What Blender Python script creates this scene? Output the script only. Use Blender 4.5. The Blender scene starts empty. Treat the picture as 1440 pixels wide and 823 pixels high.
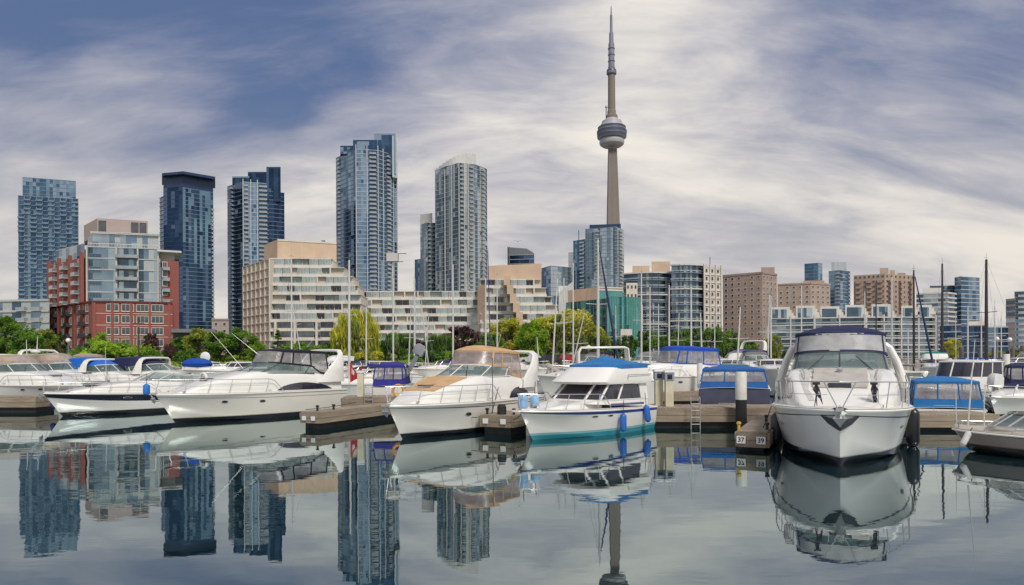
import bpy, math, random
from mathutils import Vector, Matrix
random.seed(7)
S = bpy.context.scene
R = math.radians
F, CX, HY, CAMZ, ROLL = 960.0, 720.0, 504.5, 2.8, R(0.3)
COL = S.collection
# ---------------------------------------------------------------- camera, sky, sun, exposure
cd = bpy.data.cameras.new('camera'); cam = bpy.data.objects.new('camera', cd); COL.objects.link(cam)
cd.sensor_width = 36.0; cd.lens = 24.0; cd.clip_end = 20000; cd.clip_start = 0.1
cd.shift_y = (HY - 411.5) / 1440.0
cam.location = (0, 0, CAMZ)
cam.rotation_mode = 'XYZ'
cam.matrix_world = Matrix.Translation((0, 0, CAMZ)) @ Matrix.Rotation(ROLL, 4, 'Y') @ Matrix.Rotation(R(90), 4, 'X')
S.camera = cam
S.render.resolution_x, S.render.resolution_y = 1024, 585
S.view_settings.view_transform = 'Standard'; S.view_settings.look = 'None'
S.view_settings.exposure = 0.5; S.view_settings.gamma = 1; S.view_settings.use_curve_mapping = False
try:
    S.cycles.max_bounces = 8; S.cycles.transparent_max_bounces = 24; S.cycles.use_denoising = True
    S.cycles.sample_clamp_indirect = 6; S.cycles.caustics_reflective = True; S.cycles.blur_glossy = 1.0; S.cycles.caustics_refractive = False
except Exception: pass
SUN_EL, SUN_AZ = 48.0, 25.0     # azimuth: degrees to the right of straight behind the camera
def sky():
    w = bpy.data.worlds.new('World'); S.world = w; w.use_nodes = True
    nt = w.node_tree; N = nt.nodes; Lk = nt.links; N.clear()
    def nd(t, **k):
        n = N.new(t)
        for a, b in k.items(): setattr(n, a, b)
        return n
    def mth(op, a, b=None, c=None, clamp=False):
        n = nd('ShaderNodeMath', operation=op, use_clamp=clamp)
        for i, v in enumerate((a, b, c)):
            if v is None: continue
            if isinstance(v, (int, float)): n.inputs[i].default_value = v
            else: Lk.new(v, n.inputs[i])
        return n.outputs[0]
    def smooth(v, a, b):
        n = nd('ShaderNodeMapRange', interpolation_type='SMOOTHSTEP'); Lk.new(v, n.inputs['Value'])
        n.inputs['From Min'].default_value = a; n.inputs['From Max'].default_value = b
        return n.outputs[0]
    def mix(f, a, b):
        n = nd('ShaderNodeMix', data_type='RGBA')
        if isinstance(f, (int, float)): n.inputs[0].default_value = f
        else: Lk.new(f, n.inputs[0])
        for s, v in ((6, a), (7, b)):
            if isinstance(v, tuple): n.inputs[s].default_value = (*v, 1)
            else: Lk.new(v, n.inputs[s])
        return n.outputs[2]
    tc = nd('ShaderNodeTexCoord'); sp = nd('ShaderNodeSeparateXYZ'); Lk.new(tc.outputs['Generated'], sp.inputs[0])
    x, y, z = sp.outputs
    zz = mth('ADD', mth('MAXIMUM', z, 0.0), 0.42)
    cb = nd('ShaderNodeCombineXYZ'); Lk.new(mth('DIVIDE', x, zz), cb.inputs[0]); Lk.new(mth('DIVIDE', y, zz), cb.inputs[1])
    def noise(rot, scl, loc, scale, detail, rough=.55, dist=0.0):
        m = nd('ShaderNodeMapping'); Lk.new(cb.outputs[0], m.inputs[0])
        m.inputs['Rotation'].default_value = (0, 0, R(rot)); m.inputs['Scale'].default_value = (*scl, 1); m.inputs['Location'].default_value = (*loc, 0)
        n = nd('ShaderNodeTexNoise'); Lk.new(m.outputs[0], n.inputs['Vector'])
        n.inputs['Scale'].default_value = scale; n.inputs['Detail'].default_value = detail
        n.inputs['Roughness'].default_value = rough; n.inputs['Distortion'].default_value = dist
        return n.outputs[0]
    def toward(px, py, r0, r1):      # soft disc of sky round one direction: 1 inside, 0 outside
        d = Vector(((px-CX)/F, 1, (HY-py)/F)).normalized()
        v = nd('ShaderNodeVectorMath', operation='DOT_PRODUCT'); Lk.new(tc.outputs['Generated'], v.inputs[0]); v.inputs[1].default_value = d
        return smooth(v.outputs['Value'], math.cos(R(r1)), math.cos(R(r0)))
    big = noise(-62, (.85, 1.4), (1.3, 4.2), 1.6, 3, .5, .3)
    mid = noise(-58, (.8, 2.2), (7.7, .6), 2.8, 7, .58, .5)
    fine = noise(-54, (.8, 2.4), (2.7, 9.1), 8, 6, .62, .5)
    el = smooth(z, .0, .45)
    # cloud thickness: thins overhead and towards the upper left, and again at the upper right
    v = mth('ADD', mth('MULTIPLY', mth('SUBTRACT', big, .5), 1.1), mth('ADD', mth('MULTIPLY', mth('SUBTRACT', mid, .5), .9), mth('MULTIPLY', mth('SUBTRACT', fine, .5), .28)))
    opn = mth('MULTIPLY', el, .10)
    for (px, py, r0, r1, w) in ((40, 30, 2, 25, .30), (450, -70, 2, 16, .16), (1330, -10, 2, 14, .20), (1440, 200, 1, 9, .12), (760, 60, 1, 8, .10), (1040, 300, 3, 15, .10),
                                (330, 230, 2, 13, -.20), (700, 190, 2, 10, -.10), (980, 150, 2, 13, -.18), (1240, 180, 2, 10, -.08)):
        opn = mth('ADD', opn, mth('MULTIPLY', toward(px, py, r0, r1), w))
    q = mth('SUBTRACT', v, opn)
    cover = smooth(q, -1.0, -.38)
    shade = smooth(q, -.58, .02)
    white = smooth(q, -.20, .32)
    c0 = mix(white, mix(shade, (.075, .115, .225), (.325, .325, .37)), (.64, .605, .545))
    low = smooth(z, .36, .05)
    lowc = mix(smooth(v, -.25, .25), (.40, .39, .385), (.57, .535, .485))
    c1 = mix(mth('MULTIPLY', low, .75), c0, lowc)
    lower = smooth(z, 0.0, -.03)
    c2 = mix(lower, c1, (.10, .115, .12))
    cov2 = mth('MAXIMUM', mth('MAXIMUM', cover, mth('MULTIPLY', low, .9)), lower)
    st = nd('ShaderNodeTexSky', sky_type='NISHITA'); st.sun_disc = False
    st.sun_elevation = R(SUN_EL); st.sun_rotation = R(180 - SUN_AZ); st.air_density = 1.2; st.dust_density = .6
    b1 = nd('ShaderNodeBackground'); Lk.new(st.outputs[0], b1.inputs[0]); b1.inputs[1].default_value = .05
    b2 = nd('ShaderNodeBackground'); Lk.new(c2, b2.inputs[0]); b2.inputs[1].default_value = 1.0
    mx = nd('ShaderNodeMixShader'); Lk.new(cov2, mx.inputs[0]); Lk.new(b1.outputs[0], mx.inputs[1]); Lk.new(b2.outputs[0], mx.inputs[2])
    o = nd('ShaderNodeOutputWorld'); Lk.new(mx.outputs[0], o.inputs[0])
sky()
sl = bpy.data.lights.new('sun', 'SUN'); sun = bpy.data.objects.new('sun', sl); COL.objects.link(sun)
sl.energy = 1.9; sl.angle = R(14); sl.color = (1, .95, .87)
_d = Vector((math.sin(R(SUN_AZ))*math.cos(R(SUN_EL)), -math.cos(R(SUN_AZ))*math.cos(R(SUN_EL)), math.sin(R(SUN_EL))))
sun.rotation_euler = _d.to_track_quat('Z', 'Y').to_euler(); sun.location = _d*300

# ---------------------------------------------------------------- helpers
def P(px, py, d):
    "world point seen at photo pixel (px, py) at distance d in front of the camera"
    u, v = px-CX, HY-py
    c, s = math.cos(ROLL), math.sin(ROLL)
    u2, v2 = u*c - v*s, u*s + v*c
    # camera rolled by ROLL about the view axis
    u2, v2 = u*c + v*s, -u*s + v*c
    return Vector((u2/F*d, d, CAMZ + v2/F*d))
def XY(px, d): p = P(px, HY, d); return Vector((p.x, p.y))
def ZAT(px, py, d): return P(px, py, d).z

_mats = {}
def mat(name, col, rough=.6, metal=0.0, spec=.5, var=.12, vs=3.0, bump=0.0, alpha=1.0, emit=None, coat=0.0, low=None, streak=0.0, dirt=0.0):
    "procedural principled material; low=(z, colour, z2, colour2): paint below a given object height (antifouling and boot stripe)"
    if name in _mats: return _mats[name]
    m = bpy.data.materials.new(name); m.use_nodes = True
    nt = m.node_tree; N = nt.nodes; Lk = nt.links
    b = N['Principled BSDF']
    b.inputs['Roughness'].default_value = rough; b.inputs['Metallic'].default_value = metal
    b.inputs['Specular IOR Level'].default_value = spec
    if coat: b.inputs['Coat Weight'].default_value = coat; b.inputs['Coat Roughness'].default_value = .08
    tc = N.new('ShaderNodeTexCoord')
    no = N.new('ShaderNodeTexNoise'); no.inputs['Scale'].default_value = vs; no.inputs['Detail'].default_value = 5
    if streak:
        mp = N.new('ShaderNodeMapping'); mp.inputs['Scale'].default_value = (1, 1, streak)
        Lk.new(tc.outputs['Object'], mp.inputs[0]); Lk.new(mp.outputs[0], no.inputs['Vector'])
    else: Lk.new(tc.outputs['Object'], no.inputs['Vector'])
    mx = N.new('ShaderNodeMix'); mx.data_type = 'RGBA'
    mx.inputs[6].default_value = (*[c*(1-var) for c in col], 1); mx.inputs[7].default_value = (*[min(1, c*(1+var)) for c in col], 1)
    mr = N.new('ShaderNodeMapRange'); mr.inputs['From Min'].default_value = .32; mr.inputs['From Max'].default_value = .68
    Lk.new(no.outputs[0], mr.inputs[0]); Lk.new(mr.outputs[0], mx.inputs[0])
    out = mx.outputs[2]
    if dirt:
        n2 = N.new('ShaderNodeTexNoise'); n2.inputs['Scale'].default_value = vs*.37; n2.inputs['Detail'].default_value = 8; n2.inputs['Roughness'].default_value = .7
        m2 = N.new('ShaderNodeMapping'); m2.inputs['Scale'].default_value = (1, 1, .25); Lk.new(tc.outputs['Object'], m2.inputs[0]); Lk.new(m2.outputs[0], n2.inputs['Vector'])
        r2 = N.new('ShaderNodeMapRange'); r2.inputs['From Min'].default_value = .5; r2.inputs['From Max'].default_value = .75; r2.inputs['To Max'].default_value = dirt; Lk.new(n2.outputs[0], r2.inputs[0])
        x2 = N.new('ShaderNodeMix'); x2.data_type = 'RGBA'; Lk.new(r2.outputs[0], x2.inputs[0]); Lk.new(out, x2.inputs[6]); x2.inputs[7].default_value = (*[c*.45 for c in col], 1)
        out = x2.outputs[2]
    if low:
        sp = N.new('ShaderNodeSeparateXYZ'); Lk.new(tc.outputs['Object'], sp.inputs[0])
        for zt, cc in low:
            lt = N.new('ShaderNodeMath'); lt.operation = 'LESS_THAN'; lt.inputs[1].default_value = zt; Lk.new(sp.outputs[2], lt.inputs[0])
            x = N.new('ShaderNodeMix'); x.data_type = 'RGBA'; Lk.new(lt.outputs[0], x.inputs[0]); Lk.new(out, x.inputs[6]); x.inputs[7].default_value = (*cc, 1)
            out = x.outputs[2]
    Lk.new(out, b.inputs['Base Color'])
    if bump:
        bp = N.new('ShaderNodeBump'); bp.inputs['Strength'].default_value = bump; bp.inputs['Distance'].default_value = .02
        n3 = N.new('ShaderNodeTexNoise'); n3.inputs['Scale'].default_value = vs*4; n3.inputs['Detail'].default_value = 4; Lk.new(tc.outputs['Object'], n3.inputs['Vector'])
        Lk.new(n3.outputs[0], bp.inputs['Height']); Lk.new(bp.outputs[0], b.inputs['Normal'])
    if alpha < 1: b.inputs['Alpha'].default_value = alpha
    if emit: b.inputs['Emission Color'].default_value = (*emit[0], 1); b.inputs['Emission Strength'].default_value = emit[1]
    _mats[name] = m
    return m

class MB:
    def __init__(s): s.v = []; s.f = []; s.m = []
    def vert(s, p): s.v.append(tuple(p)); return len(s.v)-1
    def face(s, idx, m=0): s.f.append(tuple(idx)); s.m.append(m)
    def quad(s, a, b, c, d, m=0):
        i = len(s.v); s.v += [tuple(a), tuple(b), tuple(c), tuple(d)]; s.face((i, i+1, i+2, i+3), m)
    def box(s, x0, x1, y0, y1, z0, z1, m=0): s.obox(Vector((0, 0)), Vector((1, 0)), x0, x1, -y1, -y0, z0, z1, m)
    def obox(s, o, u, s0, s1, o0, o1, z0, z1, m=0):
        "box along direction u from o: s0..s1 along, o0..o1 outward (to the right-hand side of u), z0..z1"
        n = Vector((u.y, -u.x)); i = len(s.v)
        for z in (z0, z1):
            for a, b in ((s0, o1), (s1, o1), (s1, o0), (s0, o0)):
                p = o + u*a + n*b; s.v.append((p.x, p.y, z))
        for q in ((0, 3, 2, 1), (4, 5, 6, 7), (0, 1, 5, 4), (1, 2, 6, 5), (2, 3, 7, 6), (3, 0, 4, 7)): s.face([i+k for k in q], m)
    def prism(s, pts, z0, z1, m=0, mtop=None):
        n = len(pts); i = len(s.v)
        for z in (z0, z1):
            for p in pts: s.v.append((p[0], p[1], z if not callable(z) else z(p)))
        for k in range(n): s.face((i+k, i+(k+1) % n, i+n+(k+1) % n, i+n+k), m)
        s.face([i+n+k for k in range(n)], m if mtop is None else mtop); s.face([i+k for k in range(n-1, -1, -1)], m)
    def tube(s, path, r, n=6, m=0, cap=True):
        path = [Vector(p) for p in path]; rings = []
        rr = r if isinstance(r, (list, tuple)) else [r]*len(path)
        for k, p in enumerate(path):
            t = (path[min(k+1, len(path)-1)] - path[max(k-1, 0)])
            if t.length < 1e-9: t = Vector((0, 0, 1))
            t.normalize()
            a = t.cross(Vector((0, 0, 1)) if abs(t.z) < .9 else Vector((1, 0, 0))).normalized(); b = t.cross(a)
            i = len(s.v)
            for j in range(n):
                g = 2*math.pi*j/n; q = p + (a*math.cos(g) + b*math.sin(g))*rr[k]; s.v.append(tuple(q))
            rings.append(i)
        for A, B in zip(rings, rings[1:]):
            for j in range(n): s.face((A+j, A+(j+1) % n, B+(j+1) % n, B+j), m)
        if cap:
            s.face([rings[0]+j for j in range(n)][::-1], m); s.face([rings[-1]+j for j in range(n)], m)
    def lathe(s, prof, c=(0, 0), n=20, m=0, sx=1, sy=1):
        "prof: [(r, z)] or [(r, z, mat)]"
        rings = []
        for e in prof:
            i = len(s.v)
            for j in range(n):
                g = 2*math.pi*j/n; s.v.append((c[0]+e[0]*sx*math.cos(g), c[1]+e[0]*sy*math.sin(g), e[1]))
            rings.append(i)
        for k, (A, B) in enumerate(zip(rings, rings[1:])):
            mm = prof[k][2] if len(prof[k]) > 2 else m
            for j in range(n): s.face((A+j, A+(j+1) % n, B+(j+1) % n, B+j), mm)
        s.face([rings[-1]+j for j in range(n)], m); s.face([rings[0]+j for j in range(n)][::-1], m)
    def loft(s, rings, m=0, closed=False, caps=False):
        idx = []
        for r in rings:
            i = len(s.v); s.v += [tuple(p) for p in r]; idx.append((i, len(r)))
        for k, ((A, n), (B, _)) in enumerate(zip(idx, idx[1:])):
            for j in range(n if closed else n-1):
                mm = m[j] if isinstance(m, (list, tuple)) else m
                s.face((A+j, A+(j+1) % n, B+(j+1) % n, B+j), mm)
        m0 = m[0] if isinstance(m, (list, tuple)) else m
        if caps:
            s.face([idx[0][0]+j for j in range(idx[0][1])][::-1], m0); s.face([idx[-1][0]+j for j in range(idx[-1][1])], m0)
    def cap(s, ring, m=0):
        i = len(s.v); s.v += [tuple(p) for p in ring]; s.face([i+j for j in range(len(ring))], m)
    def mesh(s, name, mats, smooth=False):
        me = bpy.data.meshes.new(name); me.from_pydata(s.v, [], s.f); me.update()
        for q in (mats if isinstance(mats, (list, tuple)) else [mats]): me.materials.append(q)
        me.polygons.foreach_set('material_index', s.m)
        if smooth:
            me.polygons.foreach_set('use_smooth', [True]*len(s.f))
            try: me.set_sharp_from_angle(angle=R(smooth if smooth is not True else 35))
            except Exception: pass
        return me
    def build(s, name, mats, parent=None, smooth=False):
        o = bpy.data.objects.new(name, s.mesh(name, mats, smooth)); COL.objects.link(o); o.parent = parent
        return o
def tag(o, label=None, cat=None, group=None, kind=None):
    for k, v in (('label', label), ('category', cat), ('group', group), ('kind', kind)):
        if v: o[k] = v
    return o
def empty(name, label, cat, loc=(0, 0, 0), rz=0, group=None):
    o = bpy.data.objects.new(name, None); COL.objects.link(o); o.empty_display_size = .2
    o.location = loc; o.rotation_euler = (0, 0, rz)
    return tag(o, label, cat, group)
def place_mesh(name, me, parent, M):
    o = bpy.data.objects.new(name, me); COL.objects.link(o); o.parent = parent; o.matrix_local = M
    return o
def repeats(name, me, parent, mats4, cap=100, rest=None):
    "the first `cap` placements as parts that share one mesh, the others joined into one part"
    for M in mats4[:cap]: place_mesh(name, me, parent, M)
    left = mats4[cap:]
    if left:
        b = MB(); vs = [v.co.copy() for v in me.vertices]; fs = [(tuple(p.vertices), p.material_index) for p in me.polygons]
        for M in left:
            i = len(b.v); b.v += [tuple(M @ v) for v in vs]
            for f, k in fs: b.face([i+q for q in f], k)
        o = b.build(rest or name + 's', list(me.materials), parent); o['kind'] = 'stuff'
def bar(b, a, c, r=.02, m=0, n=6): b.tube([a, c], r, n, m)
# ---------------------------------------------------------------- materials
GLASSES = {
 'blue':  [mat('glass_blue_deep', (.055, .11, .19), .1, .8, var=.25, vs=.2), mat('glass_blue', (.085, .165, .26), .09, .8, var=.2, vs=.2), mat('glass_blue_pale', (.21, .32, .41), .1, .75, var=.2, vs=.2), mat('spandrel_blue', (.22, .31, .41), .35, .2)],
 'dark':  [mat('glass_navy', (.018, .045, .10), .1, .8, var=.25, vs=.2), mat('glass_navy_mid', (.04, .085, .155), .1, .8, var=.25, vs=.2), mat('glass_sky', (.16, .27, .36), .06, .85, var=.2, vs=.1), mat('spandrel_navy', (.07, .11, .2), .35, .2)],
 'grey':  [mat('glass_grey_deep', (.085, .135, .18), .1, .75, var=.25, vs=.2), mat('glass_grey', (.23, .32, .39), .1, .75, var=.2, vs=.2), mat('glass_grey_pale', (.42, .50, .55), .12, .7, var=.15, vs=.2), mat('spandrel_grey', (.42, .46, .46), .4, .1)],
 'teal':  [mat('glass_teal_deep', (.03, .13, .15), .1, .75, var=.2, vs=.3), mat('glass_teal', (.12, .34, .31), .1, .75, var=.15, vs=.3), mat('glass_teal_pale', (.18, .42, .38), .12, .7, var=.12, vs=.3), mat('spandrel_teal', (.10, .30, .28), .35, .2)],
}
M_conc = mat('pale_concrete', (.50, .49, .46), .85, var=.1, vs=.15, dirt=.25)
M_white = mat('white_panel', (.58, .575, .55), .6, var=.06, vs=.2, dirt=.15)
M_beige = mat('beige_stucco', (.58, .43, .31), .9, var=.08, vs=.2, dirt=.2)
M_cream = mat('cream_stucco', (.65, .59, .51), .85, var=.08, vs=.2, dirt=.2)
M_brown = mat('brown_precast', (.35, .265, .225), .9, var=.12, vs=.3, dirt=.25)
M_brown2 = mat('tan_precast', (.40, .305, .245), .9, var=.12, vs=.3, dirt=.25)
M_pink = mat('pinkish_panel', (.42, .34, .31), .8, var=.06, vs=.2)
M_slab = mat('slab_edge_paint', (.47, .50, .52), .7, var=.1, vs=.3)
M_slabb = mat('slab_edge_bluish', (.19, .25, .32), .6, var=.12, vs=.3)
M_navy = mat('navy_cladding', (.03, .055, .12), .35, .3, var=.15, vs=.2)
M_dkglass = mat('dark_window_glass', (.035, .045, .06), .06, .3, spec=.9, var=.4, vs=.6)
M_wglass = mat('window_glass', (.10, .12, .14), .06, .5, spec=.9, var=.5, vs=.35)
M_frame = mat('window_frame_cream', (.58, .55, .48), .6)
M_dframe = mat('dark_metal_frame', (.06, .065, .075), .5, .3)
M_grey = mat('grey_metal', (.22, .23, .25), .5, .4)
M_rail = mat('balcony_glass', (.38, .42, .44), .15, .5, var=.15, vs=.5)
M_roof = mat('flat_roof_gravel', (.28, .27, .25), .95, var=.2, vs=.5)
def brickmat(name, c1, c2, mortar):
    m = bpy.data.materials.new(name); m.use_nodes = True; N = m.node_tree.nodes; Lk = m.node_tree.links; b = N['Principled BSDF']
    tc = N.new('ShaderNodeTexCoord'); sp = N.new('ShaderNodeSeparateXYZ'); Lk.new(tc.outputs['Object'], sp.inputs[0])
    ad = N.new('ShaderNodeMath'); Lk.new(sp.outputs[0], ad.inputs[0]); Lk.new(sp.outputs[1], ad.inputs[1])
    cb = N.new('ShaderNodeCombineXYZ'); Lk.new(ad.outputs[0], cb.inputs[0]); Lk.new(sp.outputs[2], cb.inputs[1])
    bt = N.new('ShaderNodeTexBrick'); Lk.new(cb.outputs[0], bt.inputs[0]); bt.inputs['Scale'].default_value = 2.2
    bt.inputs[1].default_value = (*c1, 1); bt.inputs[2].default_value = (*c2, 1); bt.inputs[3].default_value = (*mortar, 1)
    Lk.new(bt.outputs[0], b.inputs['Base Color']); b.inputs['Roughness'].default_value = .9
    return m
M_brick = brickmat('red_brick', (.31, .082, .066), (.245, .06, .05), (.27, .16, .14))

# ---------------------------------------------------------------- ground, water
def land_z(x, y):
    t = max(0, min(1, (y-101)/34.0)); t = t*t*(3-2*t)
    k = max(0, min(1, (26-x)/16.0))
    return 1.9 + t*(1.5*k + .25)
def ground():
    b = MB(); xs = [-6000, -900, -400, -200] + [-150+6*i for i in range(51)] + [200, 400, 900, 6000]
    ys = [93.2, 94, 95.5, 97, 99, 101] + [104+4*i for i in range(12)] + [180, 260, 400, 800, 1600, 9000]
    idx = {}
    for j, y in enumerate(ys):
        for i, x in enumerate(xs):
            jit = 0
            z = land_z(x, y)
            if j == 0: z = -1.0
            elif j == 1: z = .3
            elif j == 2: z = 1.1
            elif j == 3: z = 1.75
            if j < 4: jit = .6*math.sin(x*.31) + .3*math.sin(x*.83)
            idx[i, j] = b.vert((x, y+jit, z))
    for j in range(len(ys)-1):
        for i in range(len(xs)-1): b.face((idx[i, j], idx[i+1, j], idx[i+1, j+1], idx[i, j+1]))
    m = bpy.data.materials.new('ground_surface'); m.use_nodes = True; N = m.node_tree.nodes; Lk = m.node_tree.links; p = N['Principled BSDF']; p.inputs['Roughness'].default_value = .95
    tc = N.new('ShaderNodeTexCoord'); n = N.new('ShaderNodeTexNoise'); n.inputs['Scale'].default_value = .35; n.inputs['Detail'].default_value = 8; n.inputs['Roughness'].default_value = .7; Lk.new(tc.outputs['Object'], n.inputs['Vector'])
    r = N.new('ShaderNodeValToRGB'); Lk.new(n.outputs[0], r.inputs[0])
    r.color_ramp.elements[0].position = .3; r.color_ramp.elements[0].color = (.045, .085, .022, 1); r.color_ramp.elements[1].position = .7; r.color_ramp.elements[1].color = (.11, .17, .045, 1)
    sp = N.new('ShaderNodeSeparateXYZ'); Lk.new(tc.outputs['Object'], sp.inputs[0])
    lt = N.new('ShaderNodeMath'); lt.operation = 'LESS_THAN'; lt.inputs[1].default_value = 98.2; Lk.new(sp.outputs[1], lt.inputs[0])
    mx = N.new('ShaderNodeMix'); mx.data_type = 'RGBA'; Lk.new(lt.outputs[0], mx.inputs[0]); Lk.new(r.outputs[0], mx.inputs[6]); mx.inputs[7].default_value = (.16, .14, .12, 1)
    gt = N.new('ShaderNodeMath'); gt.operation = 'GREATER_THAN'; gt.inputs[1].default_value = 200; Lk.new(sp.outputs[1], gt.inputs[0])
    m2 = N.new('ShaderNodeMix'); m2.data_type = 'RGBA'; Lk.new(gt.outputs[0], m2.inputs[0]); Lk.new(mx.outputs[2], m2.inputs[6]); m2.inputs[7].default_value = (.10, .11, .09, 1)
    gx = N.new('ShaderNodeMath'); gx.operation = 'GREATER_THAN'; gx.inputs[1].default_value = 32; Lk.new(sp.outputs[0], gx.inputs[0])
    m3 = N.new('ShaderNodeMix'); m3.data_type = 'RGBA'; Lk.new(gx.outputs[0], m3.inputs[0]); Lk.new(m2.outputs[2], m3.inputs[6]); m3.inputs[7].default_value = (.24, .215, .18, 1)
    Lk.new(m3.outputs[2], p.inputs['Base Color'])
    tag(b.build('ground', m), kind='structure')
    # quayside path
    q = MB()
    pts = [-150+5*i for i in range(71)]
    for i in range(70):
        x0, x1 = pts[i], pts[i+1]
        q.quad((x0, 98.2, 1.94), (x1, 98.2, 1.94), (x1, 100.8, 1.945), (x0, 100.8, 1.945))
    tag(q.build('quay_path', mat('path_paving', (.36, .33, .29), .9, var=.15, vs=.8)), kind='structure')
    # road behind the trees on the right
    q = MB(); q.quad((8, 128, 2.2), (210, 128, 2.2), (210, 136, 2.2), (8, 136, 2.2)); q.quad((10, 131.9, 2.206), (210, 131.9, 2.206), (210, 132.05, 2.206), (10, 132.05, 2.206), 1)
    tag(q.build('road', [mat('asphalt', (.055, .055, .057), .9, var=.15, vs=1.5), mat('road_paint', (.6, .55, .3), .7)]), kind='structure')
ground()
def water():
    b = MB(); b.quad((-6000, -200, 0), (6000, -200, 0), (6000, 96, 0), (-6000, 96, 0))
    m = bpy.data.materials.new('harbour_water'); m.use_nodes = True; N = m.node_tree.nodes; Lk = m.node_tree.links; N.clear()
    o = N.new('ShaderNodeOutputMaterial'); mx = N.new('ShaderNodeMixShader'); Lk.new(mx.outputs[0], o.inputs[0])
    gl = N.new('ShaderNodeBsdfGlossy'); gl.inputs['Roughness'].default_value = .012; gl.inputs['Color'].default_value = (.82, .92, .93, 1)
    df = N.new('ShaderNodeBsdfDiffuse'); df.inputs['Color'].default_value = (.006, .020, .024, 1)
    Lk.new(df.outputs[0], mx.inputs[1]); Lk.new(gl.outputs[0], mx.inputs[2])
    fr = N.new('ShaderNodeFresnel'); fr.inputs['IOR'].default_value = 1.5; fm = N.new('ShaderNodeMath'); fm.operation = 'MULTIPLY_ADD'; fm.inputs[1].default_value = .60; fm.inputs[2].default_value = .34; Lk.new(fr.outputs[0], fm.inputs[0]); Lk.new(fm.outputs[0], mx.inputs[0])
    tc = N.new('ShaderNodeTexCoord')
    hs = []
    for sc, sx, sy, det, w in ((.5, 1.0, 1.8, 2, 1.0), (2.2, 1.0, 2.0, 3, .16), (.12, 1, 1, 2, 2.2)):
        mp = N.new('ShaderNodeMapping'); mp.inputs['Scale'].default_value = (sx, sy, 1); Lk.new(tc.outputs['Object'], mp.inputs[0])
        n = N.new('ShaderNodeTexNoise'); n.inputs['Scale'].default_value = sc; n.inputs['Detail'].default_value = det; Lk.new(mp.outputs[0], n.inputs['Vector'])
        k = N.new('ShaderNodeMath'); k.operation = 'MULTIPLY'; k.inputs[1].default_value = w; Lk.new(n.outputs[0], k.inputs[0]); hs.append(k.outputs[0])
    a = N.new('ShaderNodeMath'); a.operation = 'ADD'; Lk.new(hs[0], a.inputs[0]); Lk.new(hs[1], a.inputs[1])
    a2 = N.new('ShaderNodeMath'); a2.operation = 'ADD'; Lk.new(a.outputs[0], a2.inputs[0]); Lk.new(hs[2], a2.inputs[1])
    bp = N.new('ShaderNodeBump'); bp.inputs['Strength'].default_value = 1.0; bp.inputs['Distance'].default_value = .006
    bz = N.new('ShaderNodeTexNoise'); bz.inputs['Scale'].default_value = .05; bz.inputs['Detail'].default_value = 3; Lk.new(tc.outputs['Object'], bz.inputs['Vector'])
    br = N.new('ShaderNodeMapRange'); br.inputs['From Min'].default_value = .38; br.inputs['From Max'].default_value = .62; br.inputs['To Min'].default_value = .3; br.inputs['To Max'].default_value = 1.25; Lk.new(bz.outputs[0], br.inputs[0])
    a3 = N.new('ShaderNodeMath'); a3.operation = 'MULTIPLY'; Lk.new(a2.outputs[0], a3.inputs[0]); Lk.new(br.outputs[0], a3.inputs[1]); a2 = a3
    Lk.new(a2.outputs[0], bp.inputs['Height'])
    Lk.new(bp.outputs[0], gl.inputs['Normal']); Lk.new(bp.outputs[0], fr.inputs['Normal'])
    tag(b.build('water', m), kind='structure')
water()

# ---------------------------------------------------------------- buildings
def frame2(A, B): u = (B-A); L = u.length; return u/L, L
def RZ(A, u, s, out, z):
    n = Vector((u.y, -u.x)); p = A + u*s + n*out
    return Matrix.Translation((p.x, p.y, z)) @ Matrix.Rotation(math.atan2(u.y, u.x), 4, 'Z')
def balcony_mesh(w, dp, rail=1.0, mats=None, slab=.22):
    b = MB(); b.box(-w/2, w/2, -dp, 0, 0, slab, 0)
    b.box(-w/2, w/2, -dp, -dp+.06, slab, slab+rail, 1)
    for s in (-1, 1): b.box(s*(w/2-.03)-.03, s*(w/2-.03)+.03, -dp+.06, 0, slab, slab+rail, 1)
    return b.mesh('balcony', mats)
def window_mesh(w, h, mats, nv=1, nh=0, f=.16, sill=True):
    b = MB(); b.box(-w/2, w/2, -.03, .0, 0, h, 1)
    for x in (-w/2, w/2-f): b.box(x, x+f, -.10, -.0305, 0, h, 0)
    for z in (0, h-f): b.box(-w/2+f, w/2-f, -.10, -.0305, z, z+f, 0)
    for k in range(1, nv+1): x = -w/2+w*k/(nv+1); b.box(x-.035, x+.035, -.08, -.031, f, h-f, 0)
    for k in range(1, nh+1): z = h*k/(nh+1); b.box(-w/2+f, w/2-f, -.075, -.0312, z-.03, z+.03, 0)
    if sill: b.box(-w/2-.08, w/2+.08, -.18, -.0, -.12, -.002, 0)
    return b.mesh('window', mats)
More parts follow.
